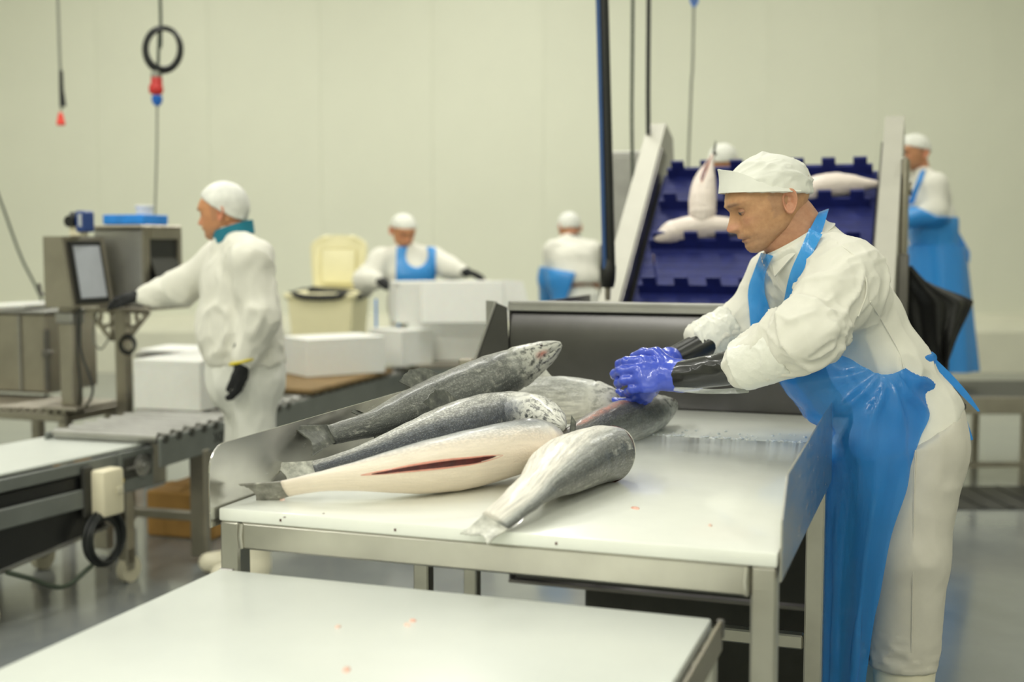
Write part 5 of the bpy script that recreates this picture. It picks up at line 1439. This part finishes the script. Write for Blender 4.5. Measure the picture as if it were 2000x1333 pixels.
# apron: skirt sheet
net = [[(1818, 688, 2.93), (1775, 716, 2.86), (1722, 733, 2.825), (1655, 700, 2.835), (1600, 690, 2.86), (1522, 716, 3.0), (1548, 726, 3.24)],
       [(1826, 712, 2.92), (1790, 752, 2.845), (1735, 772, 2.81), (1660, 760, 2.82), (1590, 760, 2.86), (1534, 768, 3.0), (1575, 776, 3.24)],
       [(1812, 790, 2.87), (1778, 800, 2.83), (1735, 815, 2.80), (1665, 812, 2.81), (1605, 808, 2.87), (1572, 806, 2.99), (1610, 812, 3.23)],
       [(1797, 858, 2.85), (1765, 866, 2.82), (1728, 872, 2.80), (1672, 870, 2.82), (1630, 866, 2.88), (1604, 850, 2.99), (1640, 862, 3.22)],
       [(1766, 950, 2.83), (1742, 955, 2.81), (1712, 958, 2.80), (1672, 956, 2.83), (1640, 952, 2.88), (1616, 944, 2.95), (1660, 950, 3.2)],
       [(1735, 1060, 2.82), (1714, 1062, 2.80), (1690, 1064, 2.80), (1660, 1062, 2.84), (1630, 1060, 2.88), (1610, 1056, 2.94), (1655, 1060, 3.2)],
       [(1708, 1200, 2.82), (1690, 1202, 2.80), (1672, 1204, 2.80), (1648, 1202, 2.84), (1624, 1200, 2.88), (1606, 1196, 2.94), (1650, 1200, 3.2)],
       [(1690, 1333, 2.83), (1674, 1335, 2.81), (1660, 1337, 2.80), (1640, 1335, 2.84), (1620, 1333, 2.88), (1602, 1330, 2.94), (1648, 1333, 3.2)],
       [(1680, 1460, 2.84), (1664, 1462, 2.82), (1652, 1464, 2.81), (1634, 1462, 2.85), (1616, 1460, 2.89), (1600, 1456, 2.94), (1646, 1460, 3.2)]]
Wn = np.array([[q(*c) for c in r] for r in net])
A_ = np.stack([cat_rom(Wn[i], 60) for i in range(len(net))]); A_ = np.stack([cat_rom(A_[:, j], 90) for j in range(60)], 1)
du = np.gradient(A_, axis=1); dv = np.gradient(A_, axis=0); nn_ = np.cross(du, dv); nn_ /= np.linalg.norm(nn_, axis=2, keepdims=True)
if nn_[40, 20] @ np.array([0, -1, 0]) < 0: nn_ = -nn_
Q_ = A_.reshape(-1, 3); vv = np.repeat(np.linspace(0, 1, 90), 60); uu = np.tile(np.linspace(0, 1, 60), 90)
# folds fan out from the gathered waist
cx = np.array([list(P(1735, 735, 2.83))]); dl = Q_ - cx; angf = np.arctan2(dl[:, 0], -dl[:, 2] + .03); rad = np.linalg.norm(dl, axis=1)
fd = .0095*np.sin(angf*13 + 2.0*fbm(Q_*7, 71, 2))*np.clip(rad/.08, .25, 1)*np.exp(-(rad/.55)**2) + .011*np.sin(uu*19 + 2.5*vv + 1.3*fbm(Q_*np.array([5, 5, 1.2]), 73, 2))*np.clip((vv - .25)*2, 0, 1) + .0045*fbm(Q_*np.array([16, 16, 7.]), 75, 3)
A_ = (Q_ + nn_.reshape(-1, 3)*(np.abs(fd)*.4 + fd*.6)[:, None]).reshape(A_.shape) - np3(man_o)
apr = part('apron', MB().grid(A_), 'apron_film', man, True, 80)
# bib and neck straps laid on the jacket
man_all = lambda X: jacket_sdf(X, False)
def lay(polys, mname, off=.0105, n=(26, 9), name='strap', par=None):
    Lp, Rp = polys; a = cat_rom(Lp, n[0]); b_ = cat_rom(Rp, n[0]); rows = []; last = None
    for i in range(n[0]):
        row = []
        for k in range(n[1]):
            u = k/(n[1]-1); px, py = a[i]*(1-u) + b_[i]*u
            h_ = trace(man_all, px, py, off=off)
            row.append(h_)
        rows.append(row)
    # fill misses by the nearest hit depth
    ys = [p[1] for r in rows for p in r if p is not None]; ym = float(np.median(ys)) if ys else 3.0
    out = []
    for i in range(n[0]):
        row = []
        for k in range(n[1]):
            p = rows[i][k]
            if p is None:
                u = k/(n[1]-1); px, py = a[i]*(1-u) + b_[i]*u
                near = [rows[i][kk] for kk in sorted(range(n[1]), key=lambda z: abs(z-k)) if rows[i][kk] is not None]
                p = np3(P(px, py, near[0][1] if near else ym))
            row.append(p)
        out.append(row)
    G = np.array(out)
    for _ in range(6):
        G[1:-1] = .5*G[1:-1] + .25*(G[:-2] + G[2:])
    G[..., 1] += -.0015 + .0018*vnoise(G*60, 81)
    return part(name, MB().grid(G - np3(man_o)), mname, man if par is None else par, True, 80)
lay(([(1580, 446), (1563, 488), (1546, 524), (1536, 560), (1528, 605)], [(1606, 458), (1586, 496), (1568, 530), (1556, 566), (1548, 612)]), 'apron_solid', off=.019, name='neck_strap')
lay(([(1486, 494), (1472, 530), (1460, 566), (1463, 605), (1466, 640)], [(1510, 500), (1496, 530), (1492, 566), (1502, 600), (1512, 640)]), 'apron_solid', name='bib')
# strap loop standing behind the neck
rows = []
for i in range(24):
    u = i/23; a = math.pi*(.5 + u*1.0) - math.pi*.5
    c0 = np.array([list(P(1592, 458, 2.93))])[0]; 
    p = cat_rom([q(1591, 457, 2.915), q(1604, 425, 2.94), q(1609, 412, 3.0), q(1600, 425, 3.06), q(1590, 450, 3.09)], 24)[i]
    wv = np.array([.019, 0, -.009])*(1 - math.sin(u*math.pi)) + np.array([.016, 0, .006])*math.sin(u*math.pi)
    rows.append([p + wv*z_ - np3(man_o) for z_ in (-.75, -.25, .25, .75)])
part('neck_loop', MB().thick_grid(rows, .0012), 'apron_solid', man, True, 80)
# waist band and ties
for k, (pts, ws) in enumerate([([q(1806, 690, 2.93), q(1850, 733, 2.95), q(1884, 770, 2.96), q(1912, 804, 2.97)], [.016, .018, .016, .006]), ([q(1808, 694, 2.95), q(1845, 752, 2.99), q(1872, 800, 3.0), q(1893, 862, 3.0)], [.014, .018, .02, .022])]):
    part('apron_tie', MB().thick_grid([[p - np3(man_o) for p in r] for r in ribbon(pts, ws, [(.8, 0, .6), (.8, .1, .6), (.75, -.2, .6), (.9, .1, .3)], n=30)], .0012), 'apron_solid', man, True, 80)

# ================================================================== people in the background
def figure(label, J, head, mats, h=.013, apron=None, gl='black_knit', fold=.006, capm='net_cap', boots='boot_white', flap=False, hem=None, Rj=None, neckm=None, zfloor=0.0, seed=0, tone=(1.12, .98, .95), gloves=('N', 'F')):
    o = Vector(((J['anN'][0] + J['anF'][0])/2, (J['anN'][1] + J['anF'][1])/2, zfloor))
    t = thing('person', label, 'person', o)
    side = J['shF'] - J['shN']; side = side*np.array([1, 1, 0]); side /= np.linalg.norm(side)
    R_ = dict(neck=.055, chest=.115, waist=.12, hip=.125, sh=.075, el=.062, wr=.045, thigh=.095, knee=.075, ank=.06)
    if Rj: R_.update(Rj)
    def jk(X):
        d = union([rcone(X, J['neck'], J['chest'], R_['neck']+.01, R_['chest'], side, 1.35), rcone(X, J['chest'], J['waist'], R_['chest'], R_['waist'], side, 1.35), rcone(X, J['waist'], J['pelvis'], R_['waist'], R_['hip'], side, 1.3)], .05)
        for s in 'NF':
            a = limb(X, [J['sh'+s], J['el'+s], J['wr'+s]], [R_['sh'], R_['el'], R_['wr']], sm=.04)
            a = smin(a, rcone(X, J['neck'], J['sh'+s], .05, R_['sh']*.9), .03); d = smin(d, a, .035)
        return d
    def jcut(X):
        e = jk(X)
        return e if hem is None else np.maximum(e, hem - X[:, 2])
    jp_ = [J[k] for k in ('neck', 'chest', 'waist', 'pelvis', 'shN', 'elN', 'wrN', 'shF', 'elF', 'wrF')]
    lo, hi = bounds(jp_, .2); V, F = surfnet(jcut, lo, hi, h); V = relax(V, F, 2); N = vnormals(V, F)
    V = V + N*cloth_fold(V, N, fold, 8, seed + 1, (0, 0, 1), .45)[:, None]; put('jacket', V, F, mats[0], t, o)
    def tk(X):
        d = rcone(X, J['pelvis'], J['pelvis'] - np.array([0, 0, .06]), R_['hip']*.95, R_['hip']*.98, side, 1.3)
        for s in 'NF': d = smin(d, limb(X, [J['hip'+s], J['kn'+s], J['an'+s]], [R_['thigh'], R_['knee'], R_['ank']]), .04)
        return np.maximum(d, J['anN'][2] - .01 - X[:, 2])
    tp = [J[k] for k in ('pelvis', 'hipN', 'knN', 'anN', 'hipF', 'knF', 'anF')]
    lo, hi = bounds(tp, .19); V, F = surfnet(tk, lo, hi, h*1.15); V = relax(V, F, 2); N = vnormals(V, F)
    V = V + N*cloth_fold(V, N, fold*.8, 7, seed + 3, (0, 0, 1), .4)[:, None]; put('trousers', V, F, mats[1], t, o)
    FRh = head_frame(head['fwd'], head.get('pitch', .1), head.get('roll', 0)); O = np3(head['pos']); sc = head.get('sc', .97)
    nb = O + (np.array([-18., 0, -50])*sc/1000) @ FRh
    def core_(X):
        d = union([rcone(X, nb, J['neck'], .052, .055), rcone(X, J['neck'], J['chest'], .05, .08, side, 1.3), rcone(X, J['chest'], J['pelvis'], .08, .085, side, 1.3)], .03)
        for s in 'NF':
            d = smin(d, limb(X, [J['sh'+s], J['el'+s], J['wr'+s]], [.045, .04, .03]), .02)
            d = smin(d, limb(X, [J['hip'+s], J['kn'+s], J['an'+s], J['an'+s] - np.array([0, 0, max(0.02, J['an'+s][2] - zfloor - .06)])], [.075, .05, .04, .035]), .02)
        return d
    head_into(t, o, FRh, O, sc, None, core_, jp_ + tp + [nb], h*1.2, True, tone)
    cap_piece(t, o, FRh, O, sc*1.02, capm, .008, .0035, head.get('puff', 1.0), flap, head.get('slope', (24, .36)), seed + 7)
    for s in gloves:
        fdir = Vector(J.get('hd'+s, J['wr'+s] - J['el'+s])); pn_ = J.get('hn'+s, Vector((0, .6, -.6)))
        glove(t, o, gl, J['wr'+s] + np3(fdir.normalized())*.01, fdir, pn_, 1 if s == 'N' else -1, (.3, .45, .3), 1.0, .006, .02, .036, 0, (.3, .4), cuff=.02)
    for s in 'NF': boot(J['an'+s], J['an'+s][2] - zfloor + .01, head.get('byaw', 0), t, o, boots, .014) if zfloor == 0 else None
    return t, o, jk, side, FRh, O
def shift(V, dz): return V

# ---- worker in a hairnet reaching to the weighing terminal
Y0 = 5.0
J = dict(neck=q(452, 474, 5.0), chest=q(462, 545, 5.0), waist=q(466, 640, 5.0), pelvis=q(478, 712, 5.0),
         shN=q(492, 512, 4.84), elN=q(512, 620, 4.80), wrN=q(474, 700, 4.78), shF=q(428, 512, 5.14), elF=q(360, 558, 5.2), wrF=q(288, 578, 5.22),
         hipN=q(492, 742, 4.93), knN=q(500, 900, 4.92), anN=np.array([q(500, 1000, 4.95)[0], 4.95, .30]), hipF=q(478, 742, 5.08), knF=q(478, 900, 5.1), anF=np.array([q(472, 1000, 5.1)[0], 5.12, .30]),
         hdN=Vector((-.05, 0, -1)), hnN=Vector((-1, .2, 0)), hdF=Vector((-1, 0, -.02)), hnF=Vector((0, .1, -1)))
w1t, w1o, w1jk, _, w1F, w1O = figure('worker in hairnet and white jacket reaching towards the weighing terminal', J, dict(pos=P(446, 420, 5.0), fwd=(-1, .25), pitch=.12, puff=1.1, slope=(16, .75), sc=1.0),
       ('jacket_cloth', 'trouser_white'), apron=None, fold=.017, hem=q(470, 712, 5.0)[2], Rj=dict(chest=.13, waist=.15, hip=.155, el=.07, wr=.048, sh=.085), seed=100, tone=(1.25, 1.02, .95))
rows = []
for j in range(5):
    v = j/4; row = []
    for k in range(33):
        a = 2*math.pi*k/32; c = q(456, 468, 5.0); r_ = .078 - .006*v
        row.append(c + np.array([r_*math.cos(a)*1.05, r_*math.sin(a), .055*v - .35*r_*math.cos(a)*-1]) - np3(w1o))
    rows.append(row)
part('neck_scarf', MB().thick_grid(rows, .004), 'teal_cloth', w1t, True)
part('glove_band', MB().tube([Vector(q(474, 706, 4.78) - np3(w1o)) + Vector((.048*math.cos(a), .044*math.sin(a), .012*math.cos(a))) for a in np.linspace(0, 2*math.pi, 24, endpoint=False)], .006, 8, closed=True), 'ribbon_yellow', w1t, True)

def bib_apron(t, o, jk, pts, mname, region, h=.012, off=.014, name='apron'):
    def fn(X): return np.maximum(jk(X) - off, region(X))
    lo, hi = bounds(pts, .05); V, F = surfnet(fn, lo, hi, h); V = relax(V, F, 1); return put(name, V, F, mname, t, o)
# ---- worker in a blue bib behind the foam boxes
Yc = 8.46
J = dict(neck=q(795, 490, Yc), chest=q(800, 535, Yc), waist=q(806, 600, Yc + .03), pelvis=q(808, 660, Yc + .06),
         shN=q(745, 508, Yc - .02), elN=q(716, 548, Yc - .1), wrN=q(738, 549, Yc - .24), shF=q(846, 506, Yc + .03), elF=q(878, 524, Yc - .05), wrF=q(904, 531, Yc - .12),
         hipN=q(790, 680, Yc + .06), knN=q(788, 760, Yc + .04), anN=np.array([q(788, 700, Yc)[0], Yc + .05, .3]), hipF=q(828, 680, Yc + .06), knF=q(830, 760, Yc + .04), anF=np.array([q(832, 700, Yc)[0], Yc + .05, .3]),
         hdN=Vector((.7, -.6, -.1)), hnN=Vector((0, 0, -1)), hdF=Vector((1, -.3, -.15)), hnF=Vector((0, 0, -1)))
w2t, w2o, w2jk, _, w2F, w2O = figure('worker in white cap and blue bib handling the open foam box', J, dict(pos=P(786, 452, Yc), fwd=(.42, -.9), pitch=.42, sc=1.0, slope=(30, .3)),
       ('jacket_cloth', 'trouser_white'), capm='cap_cloth', fold=.013, Rj=dict(sh=.085, el=.075), seed=200, tone=(1.2, .95, .85))
cxx = q(806, 545, Yc)
bib_apron(w2t, w2o, w2jk, [q(755, 470, Yc - .3), q(870, 800, Yc + .05)], 'apron_solid',
          lambda X: np.maximum(np.maximum(X[:, 1] - (Yc - .02), np.abs(X[:, 0] - cxx[0] - .03) - .135), np.maximum(X[:, 2] - q(800, 482, Yc)[2], .085 - np.hypot((X[:, 0] - cxx[0] - .035)*1.15, X[:, 2] - q(800, 498, Yc - .1)[2]))))
# ---- worker bending over, seen from behind
Yb = 8.9
J = dict(neck=q(1113, 474, Yb + .06), chest=q(1118, 508, Yb + .0), waist=q(1124, 545, Yb - .05), pelvis=q(1132, 585, Yb - .06),
         shN=q(1082, 490, Yb + .02), elN=q(1076, 545, Yb + .1), wrN=q(1072, 590, Yb + .25), shF=q(1155, 490, Yb + .04), elF=q(1168, 540, Yb + .12), wrF=q(1150, 590, Yb + .28),
         hipN=q(1115, 610, Yb - .06), knN=q(1115, 700, Yb - .03), anN=np.array([q(1112, 700, Yb)[0], Yb - .02, .3]), hipF=q(1150, 610, Yb - .06), knF=q(1150, 700, Yb - .03), anF=np.array([q(1152, 700, Yb)[0], Yb - .02, .3]))
w3t, w3o, w3jk, _, w3F, w3O = figure('worker in hairnet bending forward, seen from behind', J, dict(pos=P(1113, 447, Yb + .12), fwd=(-.25, 1), pitch=.35, slope=(4, .28), puff=1.05),
       ('jacket_cloth', 'trouser_white'), hem=q(1120, 552, Yb)[2], fold=.008, seed=300)
bib_apron(w3t, w3o, w3jk, [q(1060, 525, Yb - .25), q(1185, 640, Yb + .2)], 'apron_solid',
          lambda X: np.maximum(X[:, 2] - q(1120, 531, Yb)[2] - .15*(X[:, 0] - q(1120, 540, Yb)[0])*-1, (X[:, 0] - q(1112, 540, Yb)[0]) - .35*(X[:, 2] - q(1112, 560, Yb)[2])), off=.03)
hr = MB(); tmp = bmesh.new(); bmesh.ops.create_uvsphere(tmp, u_segments=16, v_segments=10, radius=.07); hr._take(tmp, Matrix.Translation(P(1116, 463, Yb + .06) - w3o) @ Matrix.Diagonal((1.0, .7, .42, 1)))
part('hair', hr, 'hair_dark', w3t, True)
# ---- worker on the platform at the right
Yr = 7.45
zf = .52
J = dict(neck=q(1800, 345, Yr), chest=q(1812, 385, Yr), waist=q(1822, 440, Yr), pelvis=q(1828, 495, Yr),
         shN=q(1826, 362, Yr - .16), elN=q(1828, 412, Yr - .2), wrN=q(1780, 425, Yr - .16), shF=q(1790, 362, Yr + .16), elF=q(1785, 405, Yr + .2), wrF=q(1760, 420, Yr + .16),
         hipN=q(1832, 515, Yr - .07), knN=q(1830, 620, Yr - .07), anN=np.array([q(1832, 700, Yr)[0], Yr - .06, .62]), hipF=q(1822, 515, Yr + .07), knF=q(1815, 620, Yr + .07), anF=np.array([q(1810, 700, Yr)[0], Yr + .07, .62]))
w4t, w4o, w4jk, _, w4F, w4O = figure('worker in blue apron standing on the platform behind the conveyor', J, dict(pos=P(1790, 303, Yr), fwd=(-.95, -.3), pitch=.1, sc=.98, slope=(30, .3)),
       ('jacket_cloth', 'trouser_white'), capm='cap_cloth', fold=.008, seed=400, zfloor=zf, tone=(1.1, .9, .82))
for s, dy in (('N', -.06), ('F', .07)):
    c = J['an'+s]
    part('boot', MB().lathe([(.05, .0), (.055, .06), (.05, .14), (.058, .16)], Vector((c[0], c[1], zf)) - w4o, 18).box(Vector((c[0] - .08, c[1], zf + .03)) - w4o, (.16, .09, .06), None, .02, 2), 'boot_white', w4t, True)
bib_apron(w4t, w4o, w4jk, [q(1740, 340, Yr - .4), q(1880, 520, Yr + .3)], 'apron_solid',
          lambda X: np.maximum(X[:, 2] - q(1800, 425, Yr)[2] - .6*np.maximum(0, -(X[:, 0] - q(1800, 425, Yr)[0])), X[:, 0] - q(1858, 440, Yr)[0]), off=.02)
rows = []
for i in range(24):
    v = i/23; z = q(1800, 480, Yr)[2]*(1-v) + q(1800, 722, Yr)[2]*v; row = []
    for k in range(41):
        a = math.pi*2*k/40*.86 + .45*math.pi - .2; rx = .175 + .03*v; ry = .19 + .02*v
        f_ = 1 + .05*math.sin(a*9 + v*2)*v
        c = q(1826 + 22*v, 500, Yr)
        row.append(np.array([c[0] + rx*f_*math.sin(a)*-1, c[1] + ry*f_*math.cos(a), z]) - np3(w4o))
    rows.append(row)
part('apron_skirt', MB().thick_grid(rows, .003), 'apron_solid', w4t, True, 80)
part('apron_tie', MB().thick_grid([[p - np3(w4o) for p in r] for r in ribbon([q(1858, 440, Yr), q(1870, 470, Yr), q(1880, 495, Yr), q(1884, 515, Yr)], [.04, .07, .09, .06], [(1, 0, .2)]*4, n=12)], .003), 'apron_solid', w4t, True)
part('neck_strap', MB().thick_grid([[p - np3(w4o) for p in r] for r in ribbon([q(1803, 332, Yr - .09), q(1796, 352, Yr - .17), q(1786, 378, Yr - .16), q(1778, 400, Yr - .12)], [.03, .035, .04, .05], [(1, 0, .3)]*4, n=14)], .003), 'apron_solid', w4t, True)
# ---- worker hidden behind the belt, only the cap shows
Yh = 6.95
J = dict(neck=q(1412, 345, Yh), chest=q(1414, 390, Yh), waist=q(1416, 460, Yh), pelvis=q(1416, 520, Yh),
         shN=q(1362, 365, Yh), elN=q(1355, 430, Yh), wrN=q(1370, 480, Yh - .1), shF=q(1462, 365, Yh), elF=q(1470, 430, Yh), wrF=q(1456, 480, Yh - .1),
         hipN=q(1398, 545, Yh), knN=q(1398, 650, Yh), anN=np.array([q(1398, 700, Yh)[0], Yh, .3]), hipF=q(1436, 545, Yh), knF=q(1436, 650, Yh), anF=np.array([q(1436, 700, Yh)[0], Yh, .3]))
figure('worker hidden behind the blue belt with only a white cap showing', J, dict(pos=P(1411, 322, Yh), fwd=(.3, 1), pitch=.2, sc=.95), ('jacket_cloth', 'trouser_white'), capm='cap_cloth', seed=500)
